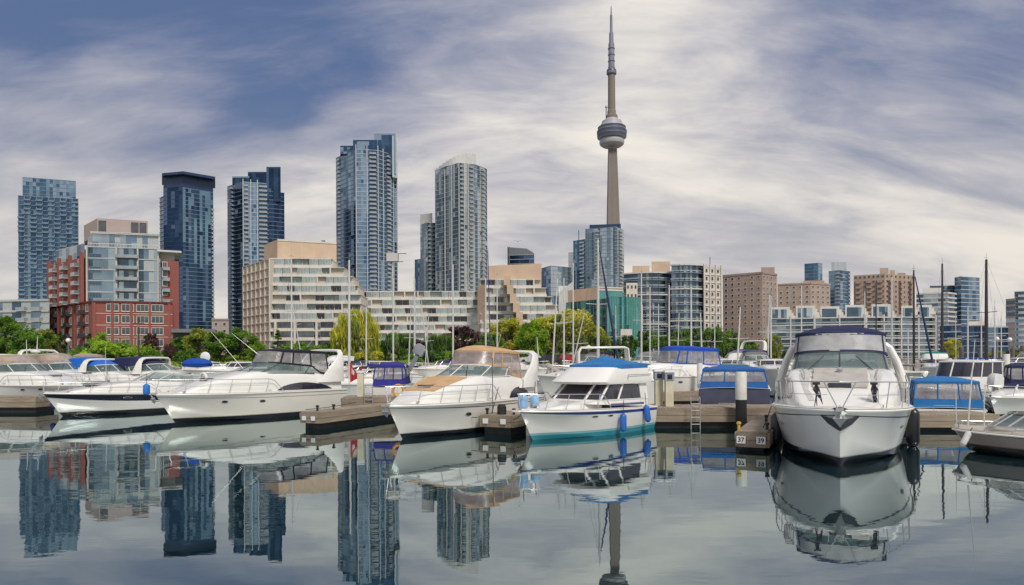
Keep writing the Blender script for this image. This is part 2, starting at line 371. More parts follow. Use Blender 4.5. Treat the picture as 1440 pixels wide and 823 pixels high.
class Bld:
    def __init__(s, name, label, cat='building', group=None, at=(0, 0)):
        s.root = empty(name, label, cat, (at[0], at[1], 1.5), 0, group); s.o = Vector((at[0], at[1], 1.5))
        s.gl = {}; s.band = MB(); s.pier = MB(); s.wall = MB(); s.bmats = []; s.pmats = []; s.wmats = []; s.bal = []; s.win = []
    def mi(s, lst, m):
        if m not in lst: lst.append(m)
        return lst.index(m)
    def body(s, pts, z0, z1, m, mtop=None):
        s.wall.prism(pts, z0, z1, s.mi(s.wmats, m), s.mi(s.wmats, mtop or M_roof))
    def glaze(s, A, B, z0, z1, nf, nb, kind='blue', w=(3, 5, 2, 1), off=.06, gap=.0, jitter=None):
        u, L = frame2(A, B); n = Vector((u.y, -u.x)); mb = s.gl.setdefault(kind, MB()); fh = (z1-z0)/nf; bw = L/nb; cols = [0]*nb
        for i in range(nf):
            for j in range(nb):
                if i == 0 or random.random() < .07: cols[j] = random.choices(range(4), w if not callable(w) else w(i/nf, j/nb))[0]
                r = cols[j] if random.random() < .88 else random.choices(range(4), w if not callable(w) else w(i/nf, j/nb))[0]
                a = A + u*(j*bw+gap) + n*off; c = A + u*((j+1)*bw-gap) + n*off; zz = z0+i*fh
                mb.quad((a.x, a.y, zz), (c.x, c.y, zz), (c.x, c.y, zz+fh), (a.x, a.y, zz+fh), r)
    def bands(s, A, B, z0, z1, nf, h, out, m, e=0.0, o0=.0, every=1, skip=None):
        u, L = frame2(A, B); k = s.mi(s.bmats, m); fh = (z1-z0)/nf
        for i in range(0, nf+1, every):
            if skip and skip(i): continue
            zz = z0+i*fh; s.band.obox(A, u, -e, L+e, o0, out, zz-h/2, zz+h/2, k)
    def piers(s, A, B, z0, z1, xs, w, out, m, o0=.0):
        u, L = frame2(A, B); k = s.mi(s.pmats, m)
        for f in xs: s.pier.obox(A, u, f*L-w/2, f*L+w/2, o0, out, z0, z1, k)
    def balc(s, A, B, z0, z1, nf, cols, w, dp, mats, rail=1.0, out=.08, i0=0, prob=1, slab=.22):
        u, L = frame2(A, B); me = balcony_mesh(w, dp, rail, mats, slab); fh = (z1-z0)/nf; lst = []
        for i in range(nf-1, i0-1, -1):
            for c in cols:
                if random.random() <= prob: lst.append(RZ(A, u, c*L, out, z0+i*fh))
        s.bal.append((me, lst))
    def windows(s, A, B, z0, z1, nf, nb, w, h, mats, nv=1, nh=0, out=.02, m0=0.0, m1=0.0, prob=1, sill=True, zoff=None):
        u, L = frame2(A, B); me = window_mesh(w, h, mats, nv, nh, sill=sill); fh = (z1-z0)/nf; lst = []; LL = L-m0-m1
        for i in range(nf-1, -1, -1):
            for j in range(nb):
                if random.random() <= prob: lst.append(RZ(A, u, m0+(j+.5)*LL/nb, out, z0+i*fh+((fh-h)*.55 if zoff is None else zoff)))
        s.win.append((me, lst))
    def finish(s):
        T = Matrix.Translation(-s.o)
        def put(b, name, mats):
            if not b.v: return None
            b.v = [(x-s.o.x, y-s.o.y, z-s.o.z) for x, y, z in b.v]
            return b.build(name, mats, s.root)
        put(s.wall, 'wall', s.wmats); put(s.band, 'floor_band', s.bmats); put(s.pier, 'pier', s.pmats)
        for k, b in s.gl.items(): put(b, 'glazing', GLASSES[k])
        for nm, sets in (('balcony', s.bal), ('window', s.win)):
            left = 100
            for me, l in sets:
                c = min(left, len(l)); left -= c
                repeats(nm, me, s.root, [T @ M for M in l], cap=c, rest='balconies' if nm == 'balcony' else 'windows')
        return s.root
def back(pts, d): return list(pts) + [q*(1+d/q.length*.98)*1.0 for q in (pts[-1], pts[0])]
G0 = 1.5
def Zt(px, py, d): return ZAT(px, py, d)

# --- far tower with woven balconies (far left)
def tower_left():
    c = [XY(27, 420), XY(111, 430)]; B = Bld('glass_tower', 'blue glass tower with woven balcony pattern at the far left of the skyline', 'tower', at=c[0])
    zt = Zt(60, 275, 420); zc = Zt(60, 249, 420); B.body(back(c, 24), G0, zt, M_slabb)
    B.glaze(c[0], c[1], G0, zt, 37, 20, 'blue', (6, 5, 3, 0)); B.bands(c[0], c[1], G0, zt, 37, .35, .3, M_slabb, .2)
    lst = []; u, L = frame2(*c)
    k = [XY(33, 424), XY(108, 434)]; B.body(back(k, 20), zt, Zt(40, 250, 425), M_slabb); B.glaze(k[0], k[1], zt, Zt(40, 250, 425), 5, 16, 'blue', (1, 4, 4, 3)); B.bands(k[0], k[1], zt, Zt(40, 250, 425), 5, .25, .2, M_slabb)
    me = balcony_mesh(3.6, 1.0, .8, [M_slabb, GLASSES['blue'][2]])
    fh = (zt-G0)/37
    for i in range(36, 0, -1):
        for j in range(10):
            if (i*3+j*2+(i//2)) % 4 < 2: lst.append(RZ(c[0], u, (j+.5)*L/10, .08, G0+i*fh))
    B.bal.append((me, lst)); B.piers(c[0], c[1], G0, zt, [i/10 for i in range(11)], .35, .25, M_slabb); B.finish()
tower_left()
# --- dark tower with projecting roof
def tower_dark():
    c = [XY(231, 432), XY(258, 428), XY(301, 441)]
    B = Bld('glass_tower', 'navy tower with overhanging roof plate behind the red brick building', 'tower', at=c[0])
    zt = Zt(258, 247, 428); B.body(back(c, 22), G0, zt, M_navy)
    B.glaze(c[1], c[2], G0, Zt(258, 264, 428), 42, 11, 'dark', lambda f, g: (4, 6, 1, 1) if f < .55 else (1, 3, 7, 2)); B.bands(c[1], c[2], G0, Zt(258, 264, 428), 42, .25, .16, M_slabb)
    B.glaze(c[0], c[1], G0, Zt(258, 262, 428), 42, 5, 'dark', (6, 1, 0, 2)); B.bands(c[0], c[1], G0, Zt(258, 262, 428), 42, .3, .15, M_navy)
    r = [XY(229, 428), XY(259, 424), XY(304, 437)]; B.body(back(r, 26), zt, zt+1.6, M_navy)
    w = [XY(226, 452), XY(233, 446)]; B.body(back(w, 16), G0, Zt(228, 278, 450), M_slab); B.glaze(w[0], w[1], G0, Zt(228, 278, 450), 38, 2, 'blue', (4, 3, 2, 2)); B.bands(w[0], w[1], G0, Zt(228, 278, 450), 38, .3, .6, M_slab)
    B.balc(c[1], c[2], G0, Zt(258, 285, 428), 40, [.97], 1.6, .9, [M_slab, M_rail]); B.finish()
tower_dark()
def tower_third():
    c = [XY(321, 462), XY(343, 450), XY(379, 455)]; r = [XY(379, 453), XY(401, 458)]
    B = Bld('glass_tower', 'blue glass tower with stepped dark crown behind the beige terraced building', 'tower', at=c[0])
    zt = Zt(343, 256, 450); B.body(back(c, 24), G0, zt, M_slabb); zr = Zt(390, 270, 455); B.body(back(r, 22), G0, zr, M_navy)
    B.glaze(c[0], c[1], G0, zt, 42, 6, 'blue', (4, 4, 2, 2)); B.glaze(c[1], c[2], G0, zt, 42, 10, 'blue', lambda f, g: (1, 4, 6, 2) if g < .55 else (7, 2, 0, 0))
    B.bands(c[0], c[1], G0, zt, 42, .3, .22, M_slabb); B.bands(c[1], c[2], G0, zt, 42, .3, .25, M_slab)
    B.glaze(r[0], r[1], G0, zr, 40, 6, 'dark', (4, 5, 1, 1)); B.bands(r[0], r[1], G0, zr, 40, .25, .2, M_slabb)
    B.balc(c[1], c[2], G0, zt, 42, [.78], 5.2, 1.4, [M_slab, M_rail]); B.balc(c[0], c[1], G0, zt, 42, [.3], 3.5, 1.2, [M_slab, M_rail]); B.balc(c[1], c[2], G0, zt, 42, [.12], 2.6, 1.2, [M_slab, M_rail])
    B.piers(c[1], c[2], G0, zt+2, [.0, .3, .56], .5, .5, M_slab)
    for a, b_, y in ((328, 352, 248), (350, 383, 241), (376, 396, 236)):
        dd = {328: 456, 350: 457.5, 376: 454.2}[a]; k = [XY(a, dd), XY(b_, dd)]; B.body(back(k, 14), zt-12 if a == 376 else zt, Zt(a, y, 456), M_navy if a != 328 else M_slabb)
        B.glaze(k[0], k[1], zt-10 if a == 376 else zt, Zt(a, y, 456)-1, 3, 6, 'dark', (5, 4, 0, 2), off=.08)
    B.finish()
tower_third()
def tower_tall():
    c = [XY(474, 472), XY(502, 452), XY(533, 455), XY(559, 468)]
    B = Bld('glass_tower', 'tallest blue glass residential tower, left of centre', 'tower', at=c[0])
    zt = Zt(502, 210, 452); B.body(back(c, 22), G0, zt, M_slabb)
    B.glaze(c[0], c[1], G0, zt, 50, 8, 'blue', (5, 3, 1, 2)); B.glaze(c[1], c[2], G0, zt, 50, 9, 'blue', lambda f, g: (0, 3, 7, 2) if g < .5 else (5, 3, 1, 1)); B.glaze(c[2], c[3], G0, zt, 50, 8, 'blue', (4, 4, 2, 1))
    B.bands(c[0], c[1], G0, zt, 50, .3, .2, M_slabb); B.bands(c[1], c[2], G0, zt, 50, .3, .25, M_slab); B.bands(c[2], c[3], G0, zt, 50, .3, .25, M_slab)
    B.balc(c[1], c[2], G0, zt, 50, [.76], 4.6, 1.4, [M_slab, M_rail]); B.balc(c[2], c[3], G0, zt, 50, [.52], 3.4, 1.3, [M_slab, M_rail]); B.balc(c[0], c[1], G0, zt, 50, [.18], 2.6, 1.0, [M_slab, M_rail])
    B.piers(c[1], c[2], G0, zt+3, [0, .5, 1], .5, .7, M_slab); B.piers(c[2], c[3], G0, zt+2, [.25, .8, 1], .45, .7, M_slab)
    for a, b_, y, d in ((480, 508, 205, 462), (498, 532, 197, 460), (528, 558, 188, 462)):
        k = [XY(a, d), XY(b_, d)]; z1 = Zt(a, y, d); z0 = zt if a < 520 else zt-14; B.body(back(k, 16), z0, z1, M_navy if a != 528 else M_slabb)
        B.glaze(k[0], k[1], z0, z1-1, 3 if a < 520 else 8, 6, 'blue', (6, 3, 1, 3), off=.08)
    k = [XY(553, 461), XY(560, 464)]; B.body(back(k, 6), zt-16, Zt(553, 191, 461), M_slab)
    B.finish()
tower_tall()
def tower_fifth():
    c = [XY(613, 488), XY(647, 470), XY(669, 474), XY(686, 486)]
    B = Bld('glass_tower', 'pale grey glass tower with white curved crown above the low terraced wing', 'tower', at=c[0])
    zt = Zt(640, 232, 475); B.body(back(c, 20), G0, zt, M_conc)
    B.glaze(c[0], c[1], G0, zt, 45, 12, 'grey', lambda f, g: (7, 2, 0, 0) if .33 < g < .42 else (0, 4, 5, 3)); B.glaze(c[1], c[2], G0, zt, 45, 6, 'grey', lambda f, g: (8, 1, 0, 0) if g < .3 else (1, 3, 5, 3)); B.glaze(c[2], c[3], G0, zt, 45, 5, 'grey', (6, 3, 2, 2))
    B.bands(c[0], c[1], G0, zt, 45, .3, .15, M_slab); B.bands(c[1], c[2], G0, zt, 45, .3, .2, M_conc); B.bands(c[2], c[3], G0, zt, 45, .32, .25, M_conc)
    B.balc(c[1], c[2], G0, zt, 45, [.14], 2.4, 1.3, [M_conc, M_rail]); B.balc(c[1], c[2], G0, zt, 45, [.75], 3.0, 1.7, [M_conc, M_rail]); B.balc(c[2], c[3], G0, zt, 45, [.6], 3.8, 1.6, [M_conc, M_rail])
    B.piers(c[0], c[1], G0, zt, [.42, .7, 1], .6, .6, M_conc); B.piers(c[1], c[2], G0, zt, [.3, .55], .5, .9, M_conc)
    # curved white crown wall
    k = MB(); n = 12; pts = [XY(614+57*i/n, 484-8*math.sin(math.pi*i/n)) for i in range(n+1)]
    for i in range(n):
        z1 = Zt(614, 236-21*math.sin((i+.5)/n*1.4)/.985, 480); u, L = frame2(pts[i], pts[i+1]); k.obox(pts[i], u, 0, L+.02, -.6, 0, zt, z1)
    k.v = [(x-B.o.x, y-B.o.y, z-B.o.z) for x, y, z in k.v]; k.build('crown_wall', M_white, B.root); B.finish()
    c = [XY(592, 505), XY(602, 495), XY(616, 498)]
    B = Bld('glass_tower', 'narrower grey tower standing against the left side of the curved-crown tower', 'tower', at=c[0])
    zt = Zt(602, 313, 495); B.body(back(c, 16), G0, zt, M_conc); B.glaze(c[0], c[1], G0, zt, 32, 4, 'grey', (5, 3, 2, 2)); B.glaze(c[1], c[2], G0, zt, 32, 5, 'grey', (2, 4, 3, 3))
    B.bands(c[0], c[1], G0, zt, 32, .3, .2, M_slab); B.bands(c[1], c[2], G0, zt, 32, .3, .2, M_slab); B.balc(c[1], c[2], G0, zt, 32, [.2, .65], 2.2, 1.2, [M_conc, M_rail])
    k = [XY(592, 504), XY(609, 500)]; B.body(back(k, 8), zt, Zt(595, 300, 500), M_white); B.finish()
    c = [XY(584, 530), XY(593, 526)]
    B = Bld('glass_tower', 'slim teal-blue tower edge left of the narrower grey tower', 'tower', at=c[0]); zt = Zt(588, 365, 528); B.body(back(c, 15), G0, zt, M_slabb)
    B.glaze(c[0], c[1], G0, zt, 24, 4, 'blue', (3, 4, 2, 2)); B.bands(c[0], c[1], G0, zt, 24, .3, .2, M_slab); B.finish()
tower_fifth()
def cn():
    p = XY(862, 1077); d = 1077; k = d/F
    root = empty('observation_tower', 'very tall concrete communications tower with round pod and needle antenna', 'tower', (p.x, p.y, G0))
    def H(y): return Zt(860, y, d)-G0
    m = mat('tower_concrete', (.215, .185, .165), .85, var=.08, vs=.02); mdk = mat('tower_dark_ring', (.07, .09, .14), .4, .3); mwh = mat('tower_white_radome', (.42, .42, .45), .5)
    # three-legged tapering shaft: hexagon core with three buttress legs
    b = MB(); rings = []
    for y, r in ((500, 24), (420, 17), (330, 12.6), (210, 8.2)):
        ring = []
        for j in range(24):
            a = 2*math.pi*j/24; rr = r*(.62 + .38*max(0, math.cos(3*(a+.35)))**1.2); ring.append((rr*math.cos(a), rr*math.sin(a), H(y)))
        rings.append(ring)
    b.loft(rings, 0, True, True); b.build('shaft', m, root, 40)
    def lat(name, prof, mats): q = MB(); q.lathe([(r*k, H(y), *e) for r, y, *e in prof], n=40); return q.build(name, mats, root, 30)
    lat('radome', [(8, 206.2), (13.5, 206), (16.6, 203.6), (17.6, 200.5), (17, 197.5), (14, 195)], [mwh])
    lat('pod', [(17, 195.2, 0), (20.3, 194, 1), (20.6, 190.5, 1), (20.6, 190.4, 0), (19.2, 189.5, 0), (20.9, 188.5, 1), (20.9, 185, 1), (20.5, 184.5, 0), (18.5, 183.5, 0), (19.6, 182.5, 1), (19.6, 179.5, 0), (16.2, 178.6, 0), (15.4, 175, 1), (14.2, 174.6, 0), (13.6, 171, 0), (10, 170, 0), (8.5, 167.5, 0)], [mwh, mdk])
    lat('upper_shaft', [(8.5, 167.6), (8.2, 163), (6, 161), (5.8, 156), (5.2, 155), (4.9, 106)], [m])
    lat('sky_pod', [(4.9, 106.2, 0), (6.8, 104.5, 0), (7, 101, 1), (6.4, 98.5, 0), (4.8, 96.5, 0)], [mat('tower_skypod', (.16, .17, .22), .5), mdk])
    ma = mat('antenna_grey', (.19, .20, .25), .6)
    lat('antenna', [(4.3, 96.6), (4.1, 62), (3.2, 60), (3.0, 47), (1.9, 45), (1.7, 22), (1.0, 21), (.5, 9)], [ma])
    q = MB()
    for i in range(4): y = 96-9*i; q.lathe([(4.9*k, H(y)), (4.9*k, H(y-.8))], n=16)
    q.build('antenna_collar', ma, root)
    q = MB(); q.tube([(-7.5*k, 0, H(167)), (-7.5*k, 0, H(150))], 1.2, 8); q.lathe([(1.5*k, H(152)), (2*k, H(151)), (1.5*k, H(149))], c=(-7.5*k, 0), n=10); q.build('aerial', mwh, root)
cn()
def tower_by_cn():
    c = [XY(824, 600), XY(866, 590), XY(878, 605)]
    B = Bld('glass_tower', 'grey-blue glass tower in front of the base of the tall observation tower', 'tower', at=c[0])
    zt = Zt(850, 320, 592); B.body(back(c, 26), G0, zt, M_slabb)
    B.glaze(c[0], c[1], G0, zt, 36, 14, 'grey', lambda f, g: (3, 5, 2, 1) if g < .5 else (2, 3, 4, 2)); B.glaze(c[1], c[2], G0, zt, 36, 4, 'grey', (5, 2, 2, 2))
    B.glaze(c[0], c[1], G0, zt, 36, 14, 'blue', (3, 6, 3, 1), off=.09, gap=.9)
    B.bands(c[0], c[1], G0, zt, 36, .4, .25, M_slabb); B.bands(c[1], c[2], G0, zt, 36, .4, .3, M_slab)
    B.balc(c[1], c[2], G0, zt, 36, [.5], 6.5, 2.0, [M_conc, M_rail]); B.balc(c[0], c[1], G0, zt, 36, [.42], 3.4, 1.4, [M_slab, M_rail])
    k = [XY(830, 604), XY(874, 600)]; B.body(back(k, 18), zt, Zt(850, 315, 600), M_navy)
    l = [XY(807, 612), XY(825, 603)]; zl = Zt(815, 338, 608); B.body(back(l, 24), G0, zl, M_slabb); B.glaze(l[0], l[1], G0, zl, 32, 7, 'blue', (6, 4, 1, 1)); B.bands(l[0], l[1], G0, zl, 32, .4, .25, M_slabb)
    B.balc(l[0], l[1], G0, zl, 32, [.75], 5, 1.8, [M_slab, M_rail])
    B.piers(l[0], l[1], zl, zl+9, [.45], .5, .5, M_grey); B.finish()
tower_by_cn()
def glassbox(name, label, cx, yt, fh, kind, w, wallm=M_slabb, backd=20, slab=M_slab, band=.3, cat='building', extra=None, bal=None, nbw=4.0, out=.2):
    c = [XY(a, d) for a, d in cx]; B = Bld(name, label, cat, at=c[0]); dn = min(d for a, d in cx); pn = [a for a, d in cx if d == dn][0]
    zt = Zt(pn, yt, dn); nf = max(1, round((zt-G0)/fh)); B.body(back(c, backd), G0, zt, wallm)
    for A, D in zip(c, c[1:]):
        nb = max(1, round((D-A).length/nbw)); B.glaze(A, D, G0, zt-.3, nf, nb, kind, w); B.bands(A, D, G0, zt, nf, band, out, slab)
        if bal: B.balc(A, D, G0, zt, nf, bal, 3.0, 1.3, [slab, M_rail])
    if extra: extra(B, c, zt)
    B.finish(); return B
def slant(B, c, zt):
    k = MB(); a, d = c[0]-Vector((0, .5)), c[-1]
    u, L = frame2(c[0], c[-1]); B.piers(c[0], c[-1], zt-14, zt+7, [0.0, .06], .6, .8, M_grey)
    i = B.mi(B.wmats, M_grey); n = Vector((0, 1))
    pts = [(c[0], zt), (c[-1], zt), (c[-1], zt+1), (c[0]+(c[-1]-c[0])*.72, zt+5), (c[0]+(c[-1]-c[0])*.1, zt+6.5), (c[0], zt+6.5)]
    b = B.wall; s = len(b.v)
    for off in (0, 14):
        for p, z in pts: b.v.append((p.x, p.y+off, z))
    m = len(pts); b.face([s+q for q in range(m)], i); b.face([s+m+q for q in range(m)][::-1], i)
    for q in range(m): b.face((s+q, s+m+q, s+m+(q+1) % m, s+(q+1) % m), i)
glassbox('office_building', 'dark glass office block with a slanting roof above the beige penthouse', [(715, 560), (752, 556)], 358, 3.6, 'dark', (3, 4, 1, 2), extra=slant)
glassbox('office_building', 'low blue glass office block right of the slanting-roof block', [(760, 620), (775, 600), (804, 612)], 374, 3.8, 'dark', (2, 5, 3, 0), slab=M_slabb, extra=lambda B, c, z: B.glaze(c[1], c[2], z-26, z-.5, 6, 6, 'grey', (1, 4, 4, 1), off=.1))
glassbox('glass_tower', 'thin pale tower edge between the blue office block and the grey-blue tower', [(800, 700), (808, 698)], 355, 3.2, 'grey', (2, 3, 3, 3), slab=M_conc, cat='tower')
B = Bld('stadium_roof', 'white sloped roof wedge showing above the teal glass building', 'building', at=XY(786, 480)); c = [XY(786, 480), XY(806, 480)]
B.wall.prism(back(c, 30), G0, lambda p: Zt(786, 412 if p[0] < c[0].x+1 else 396, 480), B.mi(B.wmats, M_white)); B.finish()

# --- teal glass building
def teal():
    c = [XY(797, 268), XY(853, 250), XY(900, 256)]
    B = Bld('glass_building', 'teal glass low-rise with beige and green roof storey behind the trees', 'building', at=c[0])
    zt = Zt(853, 420, 250); B.body(back(c, 20), G0, zt, M_slabb)
    B.glaze(c[0], c[1], G0, zt, 7, 8, 'teal', (6, 4, 1, 1)); B.bands(c[0], c[1], G0, zt, 7, .15, .12, M_grey)
    B.glaze(c[1], c[2], G0, zt+.8, 7, 14, 'teal', (2, 5, 4, 0), off=.5); B.piers(c[1], c[2], G0, zt+.8, [i/14 for i in range(15)], .12, .62, GLASSES['teal'][3], o0=.4); B.piers(c[0], c[1], G0, zt, [i/10 for i in range(11)], .14, .2, M_grey); B.bands(c[1], c[2], G0, zt+.8, 7, .12, .56, GLASSES['teal'][3], o0=.3)
    k = [XY(799, 274), XY(842, 262), XY(876, 266)]; z2 = Zt(842, 404, 262); B.body(back(k, 14), zt-1, z2, M_beige); B.glaze(k[1], k[2], zt, z2-1.2, 2, 6, 'teal', (0, 2, 4, 6), off=.1)
    B.bands(k[1], k[2], z2-1, z2, 1, .5, .3, M_white)
    l = [XY(873, 236), XY(889, 236)]; zl = Zt(880, 463, 236); B.body(back(l, 10), G0, zl, M_cream); B.windows(l[0], l[1], G0+5, zl, 1, 2, 1.3, 1.8, [M_frame, M_dkglass], 1); B.finish()
teal()
# --- curved condo
def curved():
    zt = Zt(940, 378, 300); n = 8
    B = Bld('apartment_building', 'curved glass apartment block with white floor edges, right of the teal building', 'building', at=XY(880, 305))
    a = [XY(878+62*i/n, 308-10*math.sin(math.pi*(.15+.55*i/n))) for i in range(n+1)]
    b_ = [XY(945+46*i/n, 303-9*math.sin(math.pi*(.3+.5*i/n))) for i in range(n+1)]
    B.body(back(a, 20), G0, zt-2, M_slabb); B.body(back(b_, 22), G0, zt+.8, M_slabb)
    nf = 12
    for pts, zz, o in ((a, zt-2, 0), (b_, zt+.8, 0)):
        for A, D in zip(pts, pts[1:]):
            B.glaze(A, D, G0, zz, nf, 2, 'grey', (7, 2, 0, 1), off=.05); B.bands(A, D, G0, zz, nf, .38, 1.4, M_slabb, .05); B.bands(A, D, G0+.9, zz+.9, nf, .55, 1.38, M_rail, .02, o0=1.3, skip=lambda i: i >= nf)
        for A, D in zip(pts, pts[1:]):
            for q in (5, 9, 12): z = G0+(zz-G0)*q/nf; u, L = frame2(A, D); B.band.obox(A, u, -.1, L+.1, 0, 1.75, z-.3, z+.3, B.mi(B.bmats, M_white))
    mid = [XY(938, 304), XY(949, 304)]; B.body(back(mid, 18), G0, zt-1, M_navy); B.glaze(mid[0], mid[1], G0, zt-1, nf, 3, 'dark', (4, 5, 1, 1)); B.bands(mid[0], mid[1], G0, zt-1, nf, .3, .9, M_slabb)
    B.piers(a[3], a[-1], G0, zt-16, [.02, .42], .5, 1.8, M_white)
    r = [XY(990, 294), XY(1014, 298)]; B.body(back(r, 24), G0, zt-.5, M_cream); B.windows(r[0], r[1], G0, zt, 12, 3, 1.3, 1.7, [M_frame, M_dkglass], 0, sill=False)
    B.piers(r[0], r[1], G0, zt+1, [0, .35, .68, 1], .5, .6, M_cream); B.bands(r[0], r[1], G0, zt, 12, .3, .35, M_white)
    l = [XY(881, 292), XY(897, 292)]; zl = Zt(885, 398, 292); B.body(back(l, 12), G0, zl, M_cream); B.windows(l[0], l[1], G0, zl, 9, 3, 1.0, 1.6, [M_frame, M_dkglass], 0, sill=False)
    for x0, x1, y0 in ((890, 914, 374), (917, 943, 368), (950, 962, 377), (965, 985, 373)):
        k = [XY(x0, 312), XY(x1, 312)]; B.body(back(k, 8), zt-2, Zt(x0, y0, 312), M_beige if x0 < 945 else M_brown)
    B.piers(XY(998, 300), XY(1000, 300), zt, zt+5, [.5], .3, .3, M_grey); B.finish()
curved()
def slabblock(name, label, cx, yt, fh, nbw, wallm, wm, ww, wh, backd=16, nv=0, prob=.96, extras=(), zbase=G0):
    c = [XY(a, d) for a, d in cx]; B = Bld(name, label, 'building', at=c[0]); dn = min(d for a, d in cx); pn = [a for a, d in cx if d == dn][0]
    zt = Zt(pn, yt, dn); nf = round((zt-zbase)/fh); B.body(back(c, backd), zbase, zt, wallm)
    for A, D in zip(c, c[1:]):
        L = (D-A).length; B.windows(A, D, zbase, zt-.8, nf, max(1, round(L/nbw)), ww, wh, wm, nv, prob=prob, sill=False)
        B.bands(A, D, zt-.4, zt, 1, .5, .3, wallm)
    for a0, a1, y, m in extras:
        k = [XY(a0, dn+6), XY(a1, dn+6)]; B.body(back(k, 8), zt, Zt(a0, y, dn+6), m)
    B.finish(); return B
slabblock('apartment_building', 'tall brown precast apartment block with small pale-framed windows', [(1017, 330), (1072, 318), (1093, 326)], 383, 2.75, 3.1, M_brown, [M_frame, M_wglass], 1.5, 1.5, extras=((1071, 1090, 376, M_brown),))
slabblock('apartment_building', 'lower tan precast apartment block between two blue glass towers and the brown block', [(1094, 372), (1140, 366), (1168, 372)], 398, 2.8, 3.4, M_brown2, [M_frame, M_wglass], 1.5, 1.5, extras=((1130, 1160, 395, M_brown2),))
def brown3():
    c = [XY(1201, 392), XY(1245, 384), XY(1287, 394)]; B = Bld('apartment_building', 'long tan apartment block with stacked balconies and roof huts behind the white condominium', 'building', at=c[0])
    zt = Zt(1245, 385, 384); B.body(back(c, 18), G0, zt, M_brown2); nf = round((zt-G0)/2.8)
    for A, D in zip(c, c[1:]):
        B.windows(A, D, G0, zt, nf, 7, 1.4, 1.4, [M_brown2, M_dkglass], 0, sill=False); B.balc(A, D, G0, zt-2, nf-1, [.15, .5, .84], 2.6, 1.4, [M_brown2, M_brown], i0=nf-13)
    for a0, a1, y in ((1238, 1250, 377), (1252, 1259, 380), (1262, 1274, 384)):
        k = [XY(a0, 396), XY(a1, 396)]; B.body(back(k, 8), zt, Zt(a0, y, 396), M_brown2)
    B.finish()
brown3()
glassbox('glass_tower', 'short dark blue tower with pale right edge above the lower tan block', [(1132, 640), (1151, 634), (1157, 640)], 370, 3.2, 'blue', (5, 3, 1, 1), cat='tower', slab=M_slabb)
glassbox('glass_tower', 'blue tower with pale green top beside the tan blocks', [(1166, 560), (1182, 552), (1196, 560)], 380, 3.0, 'blue', (4, 4, 2, 1), cat='tower', bal=[.8], extra=lambda B, c, z: (B.body(back([XY(1170, 566), XY(1191, 566)], 10), z, Zt(1170, 369, 566), M_slab), B.glaze(XY(1170, 566), XY(1191, 566), z, Zt(1170, 369, 566), 2, 5, 'grey', (0, 0, 6, 2), off=.1)))
glassbox('glass_tower', 'blue glass tower with flat crown near the right, behind the dark masts', [(1343, 520), (1352, 512), (1378, 520)], 389, 3.2, 'blue', (3, 4, 2, 2), cat='tower', slab=M_slab, band=.5, extra=lambda B, c, z: (B.body(back([XY(1308, 530), XY(1345, 530)], 14), G0, Zt(1310, 402, 530), M_slabb), B.glaze(XY(1308, 530), XY(1345, 530), G0, Zt(1310, 402, 530), 18, 9, 'blue', (3, 4, 2, 1), off=.1), B.bands(XY(1308, 530), XY(1345, 530), G0, Zt(1310, 402, 530), 18, .4, .3, M_slab)))
glassbox('apartment_building', 'white stepped apartment block below the flat-crown tower', [(1289, 440), (1330, 432), (1343, 440)], 412, 3.0, 'grey', (4, 3, 1, 1), slab=M_white, band=1.0, out=1.2, extra=lambda B, c, z: B.body(back([XY(1298, 446), XY(1326, 446)], 8), z, Zt(1300, 405, 446), M_white))
glassbox('apartment_building', 'low dark blue apartment row behind the globe lamps at the right', [(1322, 300), (1352, 296)], 457, 3.0, 'dark', (4, 3, 1, 1), slab=M_slab, band=.4, out=1.0)
glassbox('apartment_building', 'grey low block with a pale canopy right of the flat-crown tower', [(1352, 305), (1388, 300)], 458, 3.0, 'dark', (3, 4, 1, 2), slab=M_slabb, band=.4, out=1.0, extra=lambda B, c, z: B.body(back([XY(1362, 303), XY(1385, 303)], 8), z, Zt(1362, 452, 303), M_cream))
glassbox('apartment_building', 'dark balconied block right of the tallest dark mast', [(1390, 310), (1418, 306)], 460, 2.9, 'dark', (5, 2, 1, 1), slab=M_slab, band=.5, out=1.1)
glassbox('apartment_building', 'pinkish slab tower cut by the right edge of the photo', [(1415, 350), (1428, 346)], 421, 3.0, 'grey', (5, 2, 1, 5), wallm=M_pink, slab=M_pink, band=1.0)
glassbox('glass_tower', 'grey glass tower at the right edge behind the pinkish slab', [(1427, 360), (1470, 356)], 409, 3.0, 'grey', (5, 3, 1, 2), cat='tower', bal=[.2, .6])
slabblock('warehouse', 'low pinkish building far off between the navy tower and the stepped-crown tower', [(298, 330), (322, 330)], 449, 3.4, 4, M_pink, [M_frame, M_dkglass], 1.5, 1.6)
# dark low hall behind the shrubs
B = Bld('pavilion', 'low dark-roofed hall between the red brick building and the green trees', 'building', at=XY(244, 200)); c = [XY(244, 200), XY(300, 202)]
B.body(back(c, 10), G0, Zt(250, 468, 200), M_dframe); B.body(back([XY(241, 198), XY(303, 200)], 13), Zt(250, 468, 200), Zt(250, 463, 200), M_grey); B.finish()

